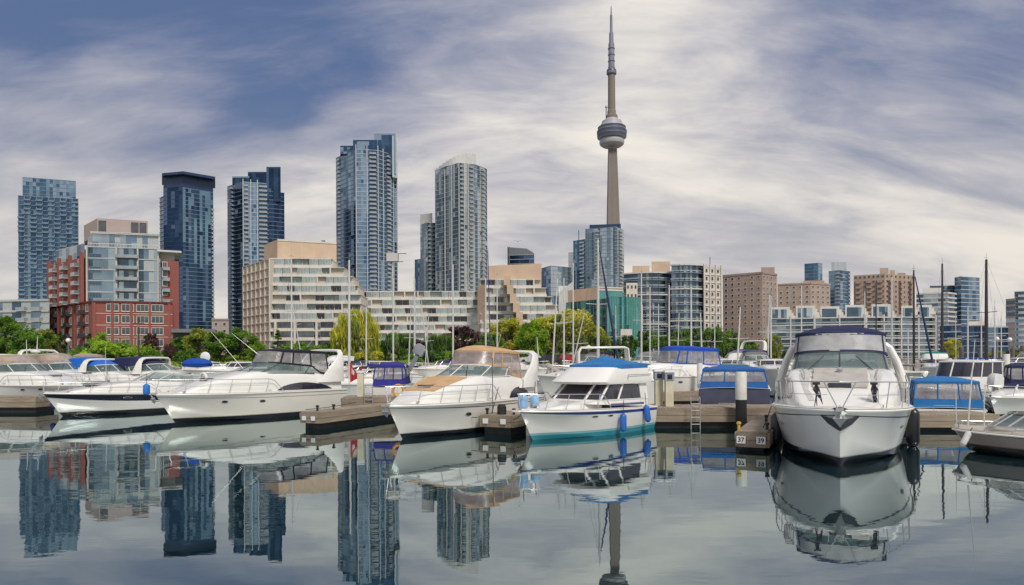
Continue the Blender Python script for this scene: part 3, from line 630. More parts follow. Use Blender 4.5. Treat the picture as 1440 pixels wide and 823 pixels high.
# --- white condominium with fins on the right
def condo():
    cx = [(1080, 262), (1145, 256), (1215, 252), (1312, 256)]; c = [XY(a, d) for a, d in cx]
    B = Bld('apartment_building', 'long white condominium with gridded balconies and stepped roof terraces at the right', 'building', at=c[0])
    zt = Zt(1180, 447, 254); nf = 6; z0 = 2.0; B.body(back(c, 18), z0, zt, M_slabb)
    for A, D in zip(c, c[1:]):
        L = (D-A).length; nb = max(2, round(L/3.0)); B.glaze(A, D, z0, zt, nf, nb, 'grey', (7, 3, 1, 0)); B.bands(A, D, z0, zt, nf, .45, 1.5, M_white, .05)
        B.bands(A, D, z0+.85, zt+.85, nf, .5, 1.46, M_rail, 0, o0=1.4, skip=lambda i: i >= nf)
        B.piers(A, D, z0, zt+1.0, [i/max(1, round(L/7.0)) for i in range(round(L/7.0)+1)], .45, 1.62, M_white)
    # stepped penthouse units with sloping white ends
    for k, x in enumerate((1084, 1120, 1154, 1189, 1226, 1268, 1291)):
        w = 27 if k < 5 else 20; top = (432, 430, 431, 429, 428, 430, 429)[k]
        p = [XY(x, 258), XY(x+w, 258)]; z1 = Zt(x, top, 258); B.body(back(p, 12), zt, z1, M_white)
        B.glaze(p[0]+Vector((.6, 0)), p[1]-Vector((1.2, 0)), zt+.3, z1-.9, 2, 5, 'grey', (5, 3, 1, 0), off=.08)
        # stepped flank
        for q in range(3): a = XY(x+w+q*2.6, 258); u = Vector((1, 0)); B.wall.obox(a, u, 0, .72, -8, 0, zt, z1-(q+1)*(z1-zt)/4, B.mi(B.wmats, M_cream))
    B.finish()
condo()

# --- terraced beige complex
def terraced():
    M_par = mat('terrace_parapet', (.61, .59, .54), .8, var=.1, vs=.2, dirt=.2); MG = mat('solarium_glass', (.40, .46, .45), .12, .45, spec=.8, var=.25, vs=.4)
    MG2 = mat('green_grey_glass', (.22, .29, .28), .1, .5, spec=.8, var=.35, vs=.4)
    def mk(name, label, nfl, zbase, fh, xl, xr, dep, leftface=None, backd=22):
        B = Bld(name, label, 'building', at=XY(xl(0), dep(0))); W = B.mi(B.wmats, M_cream); K = B.mi(B.wmats, M_dkglass); G = B.mi(B.wmats, MG); G2 = B.mi(B.wmats, MG2)
        me_list = []; sol = []
        for i in range(nfl):
            z0 = zbase+i*fh; d = dep(i); A, D = XY(xl(i), d), XY(xr(i), d+2); u, L = frame2(A, D)
            B.wall.obox(A, u, 0, L, -backd+i, 0, z0, z0+fh-.25, W)
            B.band.obox(A, u, -.15, L+.15, -backd+i, 1.3, z0+fh-.25, z0+fh, B.mi(B.bmats, M_par))
            B.band.obox(A, u, -.15, L+.15, 1.2, 1.35, z0-.0, z0+.95, B.mi(B.bmats, M_par))
            s = .2
            while s < L-2:
                w = random.choice((2.6, 3.4, 4.4, 5.2)); w = min(w, L-s-.1); r = random.random()
                if r < .42:   # solarium pushed out to the parapet
                    sol.append((w-.3, fh-.28, RZ(A, u, s+w/2, .0, z0)))
                elif r < .86:
                    B.wall.obox(A, u, s+.1, s+w-.2, .02, .06, z0+.1, z0+fh-.5, K if random.random() < .6 else G2)
                    B.wall.obox(A, u, s+w*.5-.08, s+w*.5+.02, .06, .1, z0+.1, z0+fh-.5, W)
                else: B.pier.obox(A, u, s, s+.5, .0, 1.4, z0, z0+fh-.25, B.mi(B.pmats, M_cream))
                s += w
        for w in (2.3, 3.1, 4.1, 4.9):
            ms = [m for (ww, h, m) in sol if abs(ww-w) < .06]
            if not ms: continue
            b = MB(); h = fh-.28; b.box(-w/2, w/2, -1.5, -.02, .9, h-.15, 0); b.box(-w/2-.04, w/2+.04, -1.56, -.02, 0, .9, 1); b.box(-w/2-.04, w/2+.04, -1.56, -.02, h-.15, h, 1)
            for q in range(int(w/.9)+1): x = -w/2+q*w/int(w/.9); b.box(x-.04, x+.04, -1.54, -1.505, .9, h-.15, 1)
            B.win.append((b.mesh('window', [MG, M_par]), ms))
        if leftface: leftface(B)
        return B
    fh = 3.3; zb = 3.2
    def lf(B):
        A, D = XY(343, 262), XY(380, 242); zt = zb+11*fh-1; B.body([A, D, D+Vector((2, 20)), A+Vector((3, 18))], zb, zt, M_cream)
        B.windows(A, D, zb, zt, 11, 6, 1.2, 1.5, [M_beige, M_dkglass], 0, sill=False)
        B.piers(A, D, zb, zt, [i/6 for i in range(7)], .5, .35, M_cream); B.bands(A, D, zb, zt, 11, .35, .3, M_beige)
        k = [XY(372, 262), XY(391, 250), XY(474, 258)]; zz = zb+10.7*fh; B.body(back(k, 12), zz, Zt(391, 337, 250), M_beige); B.bands(k[1], k[2], Zt(391, 337, 250)-.3, Zt(391, 337, 250), 1, .3, .2, M_cream); B.piers(k[1], k[2], zz, Zt(391, 337, 250), [.2, .4, .6, .8], .08, .04, M_cream); B.bands(k[1], k[2], zz+2.6, zz+2.7, 1, .07, .04, M_cream); [B.body([q+XY(420+i*22, 256)-XY(391, 256)+Vector((0, 9)) for q in (k[1], k[1]+Vector((1.2, 0)), k[1]+Vector((1.2, 1.2)), k[1]+Vector((0, 1.2)))], Zt(391, 337, 250), Zt(391, 337, 250)+.9+.3*i, M_grey) for i in range(3)]
    B = mk('apartment_building', 'beige terraced apartment block with large tan penthouse, left of centre', 11, zb, fh, lambda i: 381, lambda i: [508, 508, 508, 508, 508, 508, 508, 504, 497, 485, 468][i], lambda i: 242+i*.5, lf)
    # the deeper beige frame of the lower storeys
    A, D = XY(388, 240.5), XY(478, 241.5); B.bands(A, D, zb, zb+4*fh, 4, .5, .5, M_cream); B.piers(A, D, zb, zb+4*fh, [0, .3, .64, .97], .8, .55, M_cream)
    for i in range(4):
        for f, w in ((.15, .24), (.47, .26), (.8, .2)): u, L = frame2(A, D); B.wall.obox(A, u, L*(f-w/2), L*(f+w/2), .05, .2, zb+i*fh+.9, zb+i*fh+fh-.3, B.mi(B.wmats, M_wglass if f != .8 else M_dkglass)); B.wall.obox(A, u, L*(f-w/2), L*(f+w/2), .0, .32, zb+i*fh+.2, zb+i*fh+.9, B.mi(B.wmats, M_cream))
    B.finish()
    B = mk('apartment_building', 'long low white terraced wing joining the two tan penthouse blocks', 8, zb, fh, lambda i: 506, lambda i: 676, lambda i: 262+i*1.0); B.piers(XY(506, 258), XY(676, 258), zb, zb+3.5*fh, [.1, .32, .55, .8], .7, .6, M_cream); B.finish()
    def rf(B):
        k = [XY(686, 268), XY(762, 262)]; zz = zb+8.6*fh; B.body(back(k, 10), zb+8*fh, Zt(686, 371, 262), M_beige); B.piers(k[0], k[1], zb+8*fh, Zt(686, 371, 262), [.25, .5, .75], .08, .04, M_cream)
        k = [XY(700, 266), XY(760, 260)]
        # sloping tan party wall coming down the front
        n = 9
        for i in range(n):
            x0 = 709+(n-1-i)*4.3; a = XY(x0, 250); B.wall.obox(a, Vector((1, 0)), 0, 2.4, -12, 1.6, zb+i*fh, zb+(i+1)*fh-.002, B.mi(B.wmats, M_beige))
        k = [XY(672, 256), XY(683, 252)]; B.body(back(k, 12), zb, zb+8.2*fh, M_beige)
    B = mk('apartment_building', 'beige terraced block with tan penthouse and stepped right flank, behind the yellow-green trees', 9, zb, fh, lambda i: 676, lambda i: [806, 802, 799, 795, 790, 784, 776, 768, 760][i], lambda i: 252+i*.8, rf); B.finish()
terraced()

# --- red brick building
def red():
    d0 = 205; A, C_, D = XY(71, 228), XY(131, d0), XY(243, 212)
    B = Bld('brick_building', 'red brick apartment building with glass upper storeys and pinkish rooftop box', 'building', at=C_)
    fh = 3.55; zp = Zt(131, 424, d0); nfp = 4; z0 = zp-nfp*fh; B.body(back([A, C_, D], 24), G0, z0, M_cream); B.body(back([A, C_, D], 24), z0, zp, M_brick)
    BW = [M_frame, M_wglass]
    B.windows(C_, D, z0, zp, nfp, 4, 3.4, 2.3, BW, 2, 0, m0=3.2, m1=2.2, out=.05); B.windows(C_, D, z0-3.4, z0, 1, 4, 3.2, 2.2, BW, 2, 0, m0=3.2, m1=2.2, out=.05)
    B.windows(A, C_, z0, zp, nfp, 5, 2.0, 2.3, BW, 1, 0, m0=1.2, m1=1.0, out=.05)
    for z in (zp, z0): B.bands(A, C_, z-.01, z, 1, .5, .35, M_cream if z == z0 else M_brick); B.bands(C_, D, z-.01, z, 1, .5, .35, M_cream if z == z0 else M_brick)
    B.bands(C_, D, z0+fh, zp-fh, 2, .16, .1, M_cream)
    B.piers(C_, D, z0, zp, [.02, .24, .475, .71, .96], .7, .25, M_brick); B.piers(A, C_, z0, zp, [.0, .2, .4, .6, .8, 1], .6, .25, M_brick)
    # roof terrace rail
    B.bands(C_, D, zp+.9, zp+1.0, 1, .12, -.3, M_rail, o0=-.4)
    # left wing storeys above (brick piers with balcony recesses)
    zl = Zt(90, 366, 216); B.body(back([A, XY(119, 209.5)], 20), zp, zl, M_brick); L2 = XY(119, 209.5)
    nfl = 4; B.windows(A, L2, zp, zl, nfl+1, 4, 1.9, 2.1, BW, 1, 0, m0=.6, m1=.6)
    B.balc(A, L2, zp, zl, nfl+1, [.18, .5, .83], 3.2, 1.5, [M_conc, M_rail]); B.balc(A, C_, z0, zp, nfp, [.16, .46, .8], 2.8, 1.2, [M_dframe, M_dframe], i0=0)
    B.piers(A, L2, zp, zl+1.4, [.02, .34, .66, .98], .9, 1.0, M_brick)
    k = [XY(79, 226), XY(120, 212)]; B.body(back(k, 14), zl, Zt(90, 345, 216), M_conc); B.glaze(k[0], k[1], zl, Zt(90, 346, 216), 2, 8, 'grey', (3, 4, 3, 2))
    # glass upper block
    e0, e1 = XY(124, 211), XY(224, 216); zu = Zt(131, 347, 211); B.body(back([XY(117, 222), e0, e1], 18), zp, zu, M_conc)
    B.glaze(e0, e1, zp, zu, 5, 14, 'grey', lambda f, g: (5, 2, 1, 1) if .4 < g < .72 else (1, 5, 4, 1)); B.bands(e0, e1, zp, zu, 5, .3, .3, M_conc)
    B.windows(e0, e1, zp+fh*.1, zp+fh*4.6, 4, 1, 3.4, 1.9, [M_grey, GLASSES['blue'][1]], 3, 0, m0=1.2, m1=17, out=.12, sill=False)
    B.balc(e0, e1, zp, zu, 5, [.56], 6.2, 1.6, [M_dframe, M_rail], i0=0); B.piers(e0, e1, zp, zu, [.0, .41, .71, 1], .45, 1.0, M_conc)
    B.piers(e0, e1, zu, zu+1.1, [i/24 for i in range(25)], .08, -.2, M_white, o0=-.3); B.bands(e0, e1, zu+1.1, zu+1.2, 1, .1, -.2, M_white, o0=-.3)
    f0, f1 = XY(131, 216), XY(224, 221); zf = Zt(131, 327, 216); B.body(back([XY(124, 226), f0, f1], 12), zu, zf, M_conc); B.glaze(f0, f1, zu, zf-.3, 2, 12, 'grey', (0, 3, 6, 2)); B.bands(f0, f1, zf-.2, zf, 1, .4, .8, M_white, .4)
    # rooftop plant box with louvres
    g0, g1 = XY(138, 221), XY(209, 226); zg = Zt(138, 307, 221); B.body(back([XY(119, 233), g0, g1], 9), zf, zg, M_pink)
    u, L = frame2(g0, g1)
    for s0, s1 in ((.02, .17), (.66, .81), (.83, .97)):
        B.wall.obox(g0, u, s0*L, s1*L, .0, .06, zf+1.2, zg-.7, B.mi(B.wmats, M_dframe))
        for q in range(9): z = zf+1.3+q*(zg-zf-2.2)/9; B.band.obox(g0, u, s0*L+.1, s1*L-.1, .06, .16, z, z+.12, B.mi(B.bmats, M_grey))
    # right brick wing under a projecting flat roof
    w0, w1 = XY(229, 213), XY(252, 216); zw = Zt(240, 366, 213); B.body(back([w0, w1], 18), G0, zw, M_brick); B.windows(w0, w1, zp+2, zw, 4, 1, 1.5, 1.9, BW, 1, m0=0, m1=3.4)
    B.balc(w0, w1, zp, zw, 4, [.2], 1.8, 1.2, [M_dframe, M_rail]); B.body(back([XY(226, 218), XY(246, 220)], 12), zw, Zt(240, 354, 218), M_conc)
    B.body(back([XY(222, 214), XY(256, 217)], 16), Zt(240, 353.5, 214), Zt(240, 351, 214), M_white)
    B.finish()
red()
B = glassbox('apartment_building', 'low pale grey apartment block with balconies left of the red brick building', [(-60, 214), (70, 210)], 422, 3.5, 'grey', (4, 3, 1, 4), wallm=M_conc, slab=M_conc, band=.6, out=.4, bal=[.42, .72, .88], nbw=3.2)
# ---------------------------------------------------------------- trees and plants
def leafmat(name, c):
    m = bpy.data.materials.new(name); m.use_nodes = True; N = m.node_tree.nodes; Lk = m.node_tree.links; p = N['Principled BSDF']
    p.inputs['Roughness'].default_value = .75; p.inputs['Specular IOR Level'].default_value = .2
    tc = N.new('ShaderNodeTexCoord'); n = N.new('ShaderNodeTexNoise'); n.inputs['Scale'].default_value = 1.3; n.inputs['Detail'].default_value = 4; Lk.new(tc.outputs['Object'], n.inputs['Vector'])
    r = N.new('ShaderNodeValToRGB'); r.color_ramp.elements[0].position = .35; r.color_ramp.elements[1].position = .65
    r.color_ramp.elements[0].color = (c[0]*.6, c[1]*.65, c[2]*.6, 1); r.color_ramp.elements[1].color = (c[0]*1.3, c[1]*1.25, c[2]*1.2, 1)
    Lk.new(n.outputs[0], r.inputs[0]); Lk.new(r.outputs[0], p.inputs['Base Color'])
    tr = N.new('ShaderNodeBsdfTranslucent'); Lk.new(r.outputs[0], tr.inputs[0]); ad = N.new('ShaderNodeMixShader'); ad.inputs[0].default_value = .38
    o = [x for x in N if x.type == 'OUTPUT_MATERIAL'][0]; Lk.new(p.outputs[0], ad.inputs[1]); Lk.new(tr.outputs[0], ad.inputs[2]); Lk.new(ad.outputs[0], o.inputs[0])
    return m
LEAF = {'green': leafmat('leaf_green', (.17, .31, .045)), 'dark': leafmat('leaf_dark_green', (.085, .17, .04)), 'bright': leafmat('leaf_bright_green', (.33, .50, .05)),
        'yellow': leafmat('leaf_yellow_green', (.60, .58, .07)), 'purple': leafmat('leaf_purple', (.15, .075, .085)), 'olive': leafmat('leaf_olive', (.31, .36, .06))}
M_bark = mat('bark', (.075, .055, .042), .95, var=.3, vs=4, bump=.4)
def crown(seed, rx, h, n, leaf, shape, r=None):
    "leaf-sized faces spread through clumps; returns the mesh builder, and the clump centres for the limbs"
    rnd = random.Random(seed); b = MB(); cl = []
    k = {'round': 40, 'willow': 34, 'conifer': 30, 'bush': 20}[shape]
    for i in range(k):
        if shape == 'conifer':
            t = rnd.random()**.9; a = rnd.uniform(0, 6.28); rr = rx*(1-t)*.72; c = Vector((math.cos(a)*rr, math.sin(a)*rr, h*(.06+.9*t))); s = rx*(.52-.36*t)
        elif shape == 'bush':
            a = rnd.uniform(0, 6.28); rr = rx*math.sqrt(rnd.random())*.76; top = h*(1-.55*(rr/rx)**2)-.22; c = Vector((math.cos(a)*rr, math.sin(a)*rr, max(.12, top*rnd.uniform(.25, 1)))); s = rx*rnd.uniform(.2, .34)
        else:
            a = rnd.uniform(0, 6.28); t = rnd.random(); prof = (math.sin(math.pi*(.12+.80*t)))**.55; rr = rx*.78*prof*math.sqrt(rnd.uniform(.1, 1)); z0 = .17 if shape == 'round' else .38
            c = Vector((math.cos(a)*rr, math.sin(a)*rr, h*(z0+(.88-z0)*t))); s = rx*rnd.uniform(.2, .36)*(1.0 if t < .8 else .8)
        cl.append((c, s))
    per = n//k
    for c, s in cl:
        m = 0 if rnd.random() < .7 else 1
        for j in range(per):
            d = Vector((rnd.gauss(0, 1), rnd.gauss(0, 1), rnd.gauss(0, .8))); d = d.normalized()*s*(rnd.random()**.4)*rnd.uniform(.75, 1.12); d.z *= .78
            p = c+d
            if shape == 'willow': p.z -= abs(rnd.gauss(0, 1))*h*.13
            if p.z < .05: p.z = rnd.uniform(.05, .5)
            L = leaf*rnd.uniform(.6, 1.35); W = L*.55
            a = Vector((rnd.gauss(0, 1), rnd.gauss(0, 1), rnd.gauss(0, .7))).normalized()
            if shape == 'willow': a = Vector((rnd.gauss(0, .2), rnd.gauss(0, .2), -1)).normalized(); L *= 2.1; W *= .55
            q = a.cross(Vector((rnd.gauss(0, 1), rnd.gauss(0, 1), rnd.gauss(0, 1)))).normalized()
            b.quad(p-a*L-q*W*.3, p-q*W, p+a*L, p+q*W, m)
    return b, cl
PROTO = {}
def tree_proto(kind, colour, seed):
    key = (kind, colour, seed)
    if key in PROTO: return PROTO[key]
    rx, h = {'round': (1, 2.1), 'willow': (1, 2.0), 'conifer': (.42, 2.6), 'bush': (1, 1.05)}[kind]
    n = {'round': 7200, 'willow': 7500, 'conifer': 3600, 'bush': 5200}[kind]
    b, cl = crown(seed, rx, h, n, .055 if kind != 'conifer' else .045, kind)
    second = {'green': 'dark', 'dark': 'green', 'bright': 'green', 'yellow': 'olive', 'purple': 'dark', 'olive': 'dark'}[colour]
    cm = b.mesh('crown', [LEAF[colour], LEAF[second]])
    t = MB(); th = h*(.55 if kind != 'bush' else .35); r0 = .075 if kind != 'bush' else .04
    t.tube([(0, 0, -.15), (.015, .01, th*.3), (-.02, .02, th*.65), (0, 0, th)], [r0, r0*.8, r0*.62, r0*.3], 7)
    for c, s in cl[::2]:
        z0 = min(th*.8, c.z*.55); m = Vector((c.x*.45, c.y*.45, (z0+c.z)/2+.02)); t.tube([(0, 0, z0), m, c], [r0*.38, r0*.24, r0*.08], 5)
    tm = t.mesh('trunk', [M_bark], True); PROTO[key] = (cm, tm, rx, h); return PROTO[key]
def tree(px, ytop, w, d, kind, colour, label, seed=None, group=None, name=None, ybase=None):
    seed = (hash_(label) % 3) if seed is None else seed
    cm, tm, rx, h = tree_proto(kind, colour, seed)
    g = P(px, HY, d); z = land_z(g.x, d); top = ZAT(px, ytop, d); H = max(.6, top-z); W = w/F*d/2*1.22
    name = name or {'round': 'broadleaf_tree', 'willow': 'willow_tree', 'conifer': 'conifer_tree', 'bush': 'shrub'}[kind]
    r = empty(name, label, 'tree' if kind != 'bush' else 'shrub', (g.x, d, z), random.uniform(0, 6.28), group)
    sz = H/(h*1.0); M = Matrix.Diagonal((W/rx, W/rx, sz, 1))
    place_mesh('crown', cm, r, M); place_mesh('trunk', tm, r, Matrix.Diagonal((min(W/rx, sz), min(W/rx, sz), sz, 1)))
    return r
def hash_(s): 
    v = 7
    for ch in s: v = (v*31+ord(ch)) % 1000003
    return v
T = [
 (8, 440, 56, 118, 'round', 'green', 'big dark-leaved tree at the far left edge'),
 (38, 463, 42, 112, 'round', 'green', 'second tree from the left edge, rounder and lower'),
 (62, 461, 36, 120, 'round', 'olive', 'olive tree just left of the slim dark conifer'),
 (85, 464, 18, 112, 'conifer', 'dark', 'slim dark conifer in front of the left corner of the red building'),
 (108, 483, 26, 108, 'bush', 'green', 'low green shrub right of the globe lamp on the left'),
 (126, 468, 18, 124, 'conifer', 'dark', 'small dark conifer below the brick building left wing'),
 (141, 465, 22, 118, 'round', 'bright', 'small bright green tree in front of the brick building entrance'),
 (118, 486, 34, 106, 'bush', 'bright', 'bright mound of a shrub beside the small bright tree'),
 (172, 474, 88, 107, 'bush', 'bright', 'very wide bright green shrub in front of the red brick building'),
 (212, 466, 22, 118, 'round', 'purple', 'small purple-leaved tree right of the wide bright shrub'),
 (240, 480, 22, 116, 'bush', 'purple', 'dark purple shrub on the lawn near the brick building corner'),
 (256, 471, 30, 122, 'round', 'green', 'green tree left end of the group under the navy tower'),
 (283, 459, 44, 118, 'round', 'olive', 'olive tree under the right edge of the navy tower'),
 (310, 462, 42, 114, 'round', 'green', 'green tree left of the beige terraced block'),
 (338, 458, 44, 118, 'round', 'green', 'green tree at the left corner of the beige terraced block'),
 (362, 474, 30, 114, 'bush', 'bright', 'bright shrub behind the black canopy of the large cruiser'),
 (391, 463, 20, 124, 'conifer', 'green', 'small pointed tree in front of the beige block'),
 (428, 476, 62, 116, 'bush', 'bright', 'wide bright shrub left of the willow'),
 (461, 476, 42, 118, 'bush', 'green', 'green shrub touching the left side of the willow'),
 (502, 431, 62, 112, 'willow', 'yellow', 'large yellow-green willow in front of the terraced block'),
 (536, 478, 34, 118, 'bush', 'bright', 'bright shrub right of the willow'),
 (560, 464, 46, 116, 'willow', 'dark', 'dark weeping tree between the willow and the white wing'),
 (590, 474, 36, 119, 'round', 'purple', 'dark purple tree left of the tan canopy boat'),
 (617, 466, 42, 117, 'willow', 'dark', 'dark green weeping tree right of the dark purple tree'),
 (652, 456, 62, 120, 'round', 'purple', 'broad purple-brown tree behind the tan canvas roof'),
 (600, 487, 44, 106, 'bush', 'green', 'low green shrub above the shore rocks'),
 (640, 487, 36, 106, 'bush', 'bright', 'low bright shrub near the tan canopy boat'),
 (690, 466, 36, 112, 'round', 'green', 'green tree between the purple-brown and the yellow-green trees'),
 (712, 444, 50, 118, 'round', 'yellow', 'yellow-green tree left of the tall yellow group'),
 (748, 446, 44, 112, 'round', 'bright', 'bright green tree within the yellow group, second from its left'),
 (775, 436, 54, 116, 'round', 'yellow', 'yellow-green tree in the middle of the yellow group'),
 (812, 430, 64, 112, 'round', 'yellow', 'tallest yellow-green tree, below the grey-blue tower'),
 (726, 452, 44, 122, 'round', 'yellow', 'yellow tree in the gap behind the first two trees of the yellow group'),
 (794, 444, 50, 124, 'round', 'bright', 'bright tree behind the gap in the yellow group'),
 (760, 452, 46, 126, 'round', 'olive', 'olive tree at the back of the yellow group'),
 (840, 456, 36, 108, 'round', 'olive', 'olive tree at the right end of the yellow group'),
 (864, 458, 24, 112, 'conifer', 'dark', 'dark conifer in front of the teal glass building'),
 (884, 469, 26, 114, 'round', 'dark', 'small dark tree between the conifer and the curved apartments'),
 (912, 460, 40, 116, 'round', 'green', 'green tree in front of the left lobe of the curved apartments'),
 (936, 466, 30, 120, 'round', 'dark', 'dark tree at the foot of the curved apartments, left of the row'),
 (955, 461, 38, 114, 'round', 'green', 'first green tree of the row under the curved apartments'),
 (977, 457, 42, 118, 'round', 'dark', 'second dark tree of the row under the curved apartments'),
 (1000, 457, 40, 114, 'round', 'green', 'third green tree of the row under the curved apartments'),
 (1021, 461, 36, 118, 'round', 'green', 'last green tree of the row beside the brown block'),
 (1052, 476, 28, 120, 'round', 'green', 'small green tree in front of the brown block'),
 (1088, 468, 26, 112, 'round', 'olive', 'thin olive tree at the left end of the white condominium'),
 (1340, 474, 26, 122, 'round', 'yellow', 'yellow-green tree between the two right dark masts'),
 (1414, 488, 40, 118, 'bush', 'olive', 'low olive hedge shrub under the globe lamps'),
 (1438, 487, 34, 120, 'bush', 'yellow', 'low yellowish shrub at the right edge'),
 (60, 490, 44, 103, 'bush', 'bright', 'low bright shrub beside the left globe lamp'),
 (20, 488, 40, 103, 'bush', 'green', 'low green shrub in the far left corner'),
 (262, 486, 30, 108, 'bush', 'green', 'low green shrub on the lawn behind the radar dish'),
 (520, 487, 40, 108, 'bush', 'yellow', 'yellowish low shrub at the foot of the willow'),
 (405, 484, 40, 108, 'bush', 'green', 'low green shrub behind the radar arch of the large cruiser'),
 (1120, 486, 40, 126, 'bush', 'dark', 'low dark shrub under the white condominium'),
]
for t in T: tree(*t)
def rocks():
    rnd = random.Random(5); b = MB()
    for i in range(900):
        x = rnd.uniform(-95, 95); y = rnd.uniform(93.2, 98.4); z = -.2+(y-93)*.42; r = rnd.uniform(.25, .75); k = len(b.v)
        vs = [(1, 0, 0), (-1, 0, 0), (0, 1, 0), (0, -1, 0), (0, 0, 1), (0, 0, -1), (.6, .6, .6), (-.6, .6, .55), (.6, -.6, .6), (-.6, -.6, .6)]
        vs = [Vector(v)*rnd.uniform(.75, 1.2) for v in vs]
        for v in vs: b.v.append((x+v.x*r*1.3, y+v.y*r, z+v.z*r*.7))
        for f in ((4, 6, 7), (4, 7, 9), (4, 9, 8), (4, 8, 6), (0, 2, 6), (2, 7, 6), (2, 1, 7), (1, 9, 7), (1, 3, 9), (3, 8, 9), (3, 0, 8), (0, 6, 8), (0, 5, 2), (2, 5, 1), (1, 5, 3), (3, 5, 0)): b.face([k+q for q in f])
    tag(b.build('shore_rocks', mat('limestone', (.34, .30, .26), .95, var=.3, vs=.7)), 'pale rocks along the shore under the lawn', 'rocks', kind='stuff')
rocks()
def meadow():
    rnd = random.Random(9); b = MB()
    for i in range(15000):
        y = rnd.uniform(101.5, 136); x = rnd.uniform(-88, 30); z = land_z(x, y); h = rnd.uniform(.15, .5)*(1.0 if y < 112 else .6); a = rnd.uniform(0, 3.14); w = rnd.uniform(.1, .3)
        dx, dy = math.cos(a)*w, math.sin(a)*w; b.face([b.vert((x-dx, y-dy, z-.02)), b.vert((x+dx, y+dy, z-.02)), b.vert((x+rnd.uniform(-.15, .15), y, z+h))], 0 if rnd.random() < .6 else 1)
    tag(b.build('grass', [LEAF['bright'], LEAF['olive']]), 'unmown grass on the bank behind the boats', 'grass', kind='stuff')
meadow()

# ---------------------------------------------------------------- lamps, poles, cars
def globe_lamp(px, ytop, d, label, grp='globe street lamps'):
    g = P(px, HY, d); z = land_z(g.x, d); H = ZAT(px, ytop, d)-z
    r = empty('street_lamp', label, 'street lamp', (g.x, d, z), 0, grp)
    b = MB(); b.lathe([(.16, 0), (.16, .15), (.09, .25), (.07, H-.75), (.14, H-.62)], n=10); b.build('post', M_grey, r, True)
    b = MB(); b.lathe([(.12, H-.6)] + [(.34*math.sin(a), H-.3-.34*math.cos(a)) for a in [math.pi*(.15+.8*i/8) for i in range(9)]] + [(.02, H+.04)], n=16); b.build('globe', mat('lamp_globe', (.75, .75, .72), .3), r, True)
globe_lamp(96, 476, 101.5, 'globe lamp on a pale post at the left, beside the wide green shrubs')
globe_lamp(1402, 474, 104, 'left one of the two globe lamps at the right')
globe_lamp(1420, 475, 104, 'right one of the two globe lamps at the right')
globe_lamp(828, 486, 101, 'small globe lamp in front of the yellow-green trees')
globe_lamp(1117, 488, 101, 'small globe lamp below the white condominium')
def pole(px, ytop, d):
    g = P(px, HY, d); z = land_z(g.x, d); H = ZAT(px, ytop, d)-z
    r = empty('utility_pole', 'dark wooden pole with cross arm in front of the brick building', 'pole', (g.x, d, z))
    b = MB(); b.tube([(0, 0, 0), (0, 0, H)], [.14, .09], 8); b.build('post', mat('creosote_wood', (.06, .045, .035), .9), r)
    b = MB(); b.box(-.8, .8, -.05, .05, H-.9, H-.78); b.box(-.05, .05, -.09, .3, H-.5, H-.42); b.build('cross_arm', _mats['creosote_wood'], r)
    b = MB(); b.lathe([(.14, H-1.4), (.16, H-1.35), (.16, H-1.05), (.1, H-1.0)], n=10); b.build('floodlight', M_grey, r)
pole(195, 447, 100)
def car(px, d, col, label, rz=0):
    g = P(px, HY, d); z = land_z(g.x, d)+.02; r = empty('parked_car', label, 'car', (g.x, d, z), rz, 'cars parked behind the marina')
    pf = [(-2.15, .35), (-2.2, .8), (-1.9, .95), (-1.1, 1.0), (-.7, 1.42), (.8, 1.45), (1.5, .98), (2.0, .88), (2.2, .6), (2.15, .3)]
    b = MB(); b.loft([[(x, y*(1 if z_ < .99 else .84), z_) for x, z_ in pf] for y in (-.86, -.8, .8, .86)], 0, True, True); b.build('body', mat('car_paint_'+label.split()[0], col, .25, .3, coat=.6), r, 25)
    b = MB()
    for y in (-.74, .70): b.prism([(-1.0, y), (1.35, y), (1.35, y+.04), (-1.0, y+.04)], 1.03, 1.36)
    b.build('side_window', M_dkglass, r)
    for x in (-1.35, 1.4):
        for y in (-.8, .8):
            b = MB(); b.tube([(x, y-.11, .32), (x, y+.11, .32)], .32, 14); b.build('wheel', mat('tyre', (.02, .02, .02), .9), r)
car(771, 103, (.02, .022, .03), 'black parked car behind the marina, left of the red one')
car(792, 104, (.35, .02, .02), 'red parked car in front of the yellow-green trees', .1)
car(749, 106, (.6, .6, .6), 'silver parked car behind the radar arch of the tan cruiser', -.1)
car(818, 106, (.12, .12, .14), 'grey parked car right of the red one')

def gull():
    q = P(728, 340, 130); b = MB(); b.lathe([(.01, -.28), (.07, -.15), (.09, .0), (.06, .18), (.01, .26)], n=10); e = empty('gull', 'small gull in flight above the slanting-roof block', 'bird', q); b.v = [(x, z, y) for x, y, z in b.v]; b.build('body', mat('gull_white', (.5, .5, .5), .8), e, True)
    for s in (1, -1):
        w = MB(); w.loft([[(0, -.1, .03), (0, .12, .03)], [(s*.38, -.04, .24), (s*.38, .14, .24)], [(s*.8, .0, .10), (s*.8, .06, .10)]], 0); w.build('wing', mat('gull_grey', (.12, .12, .13), .8), e)
gull()
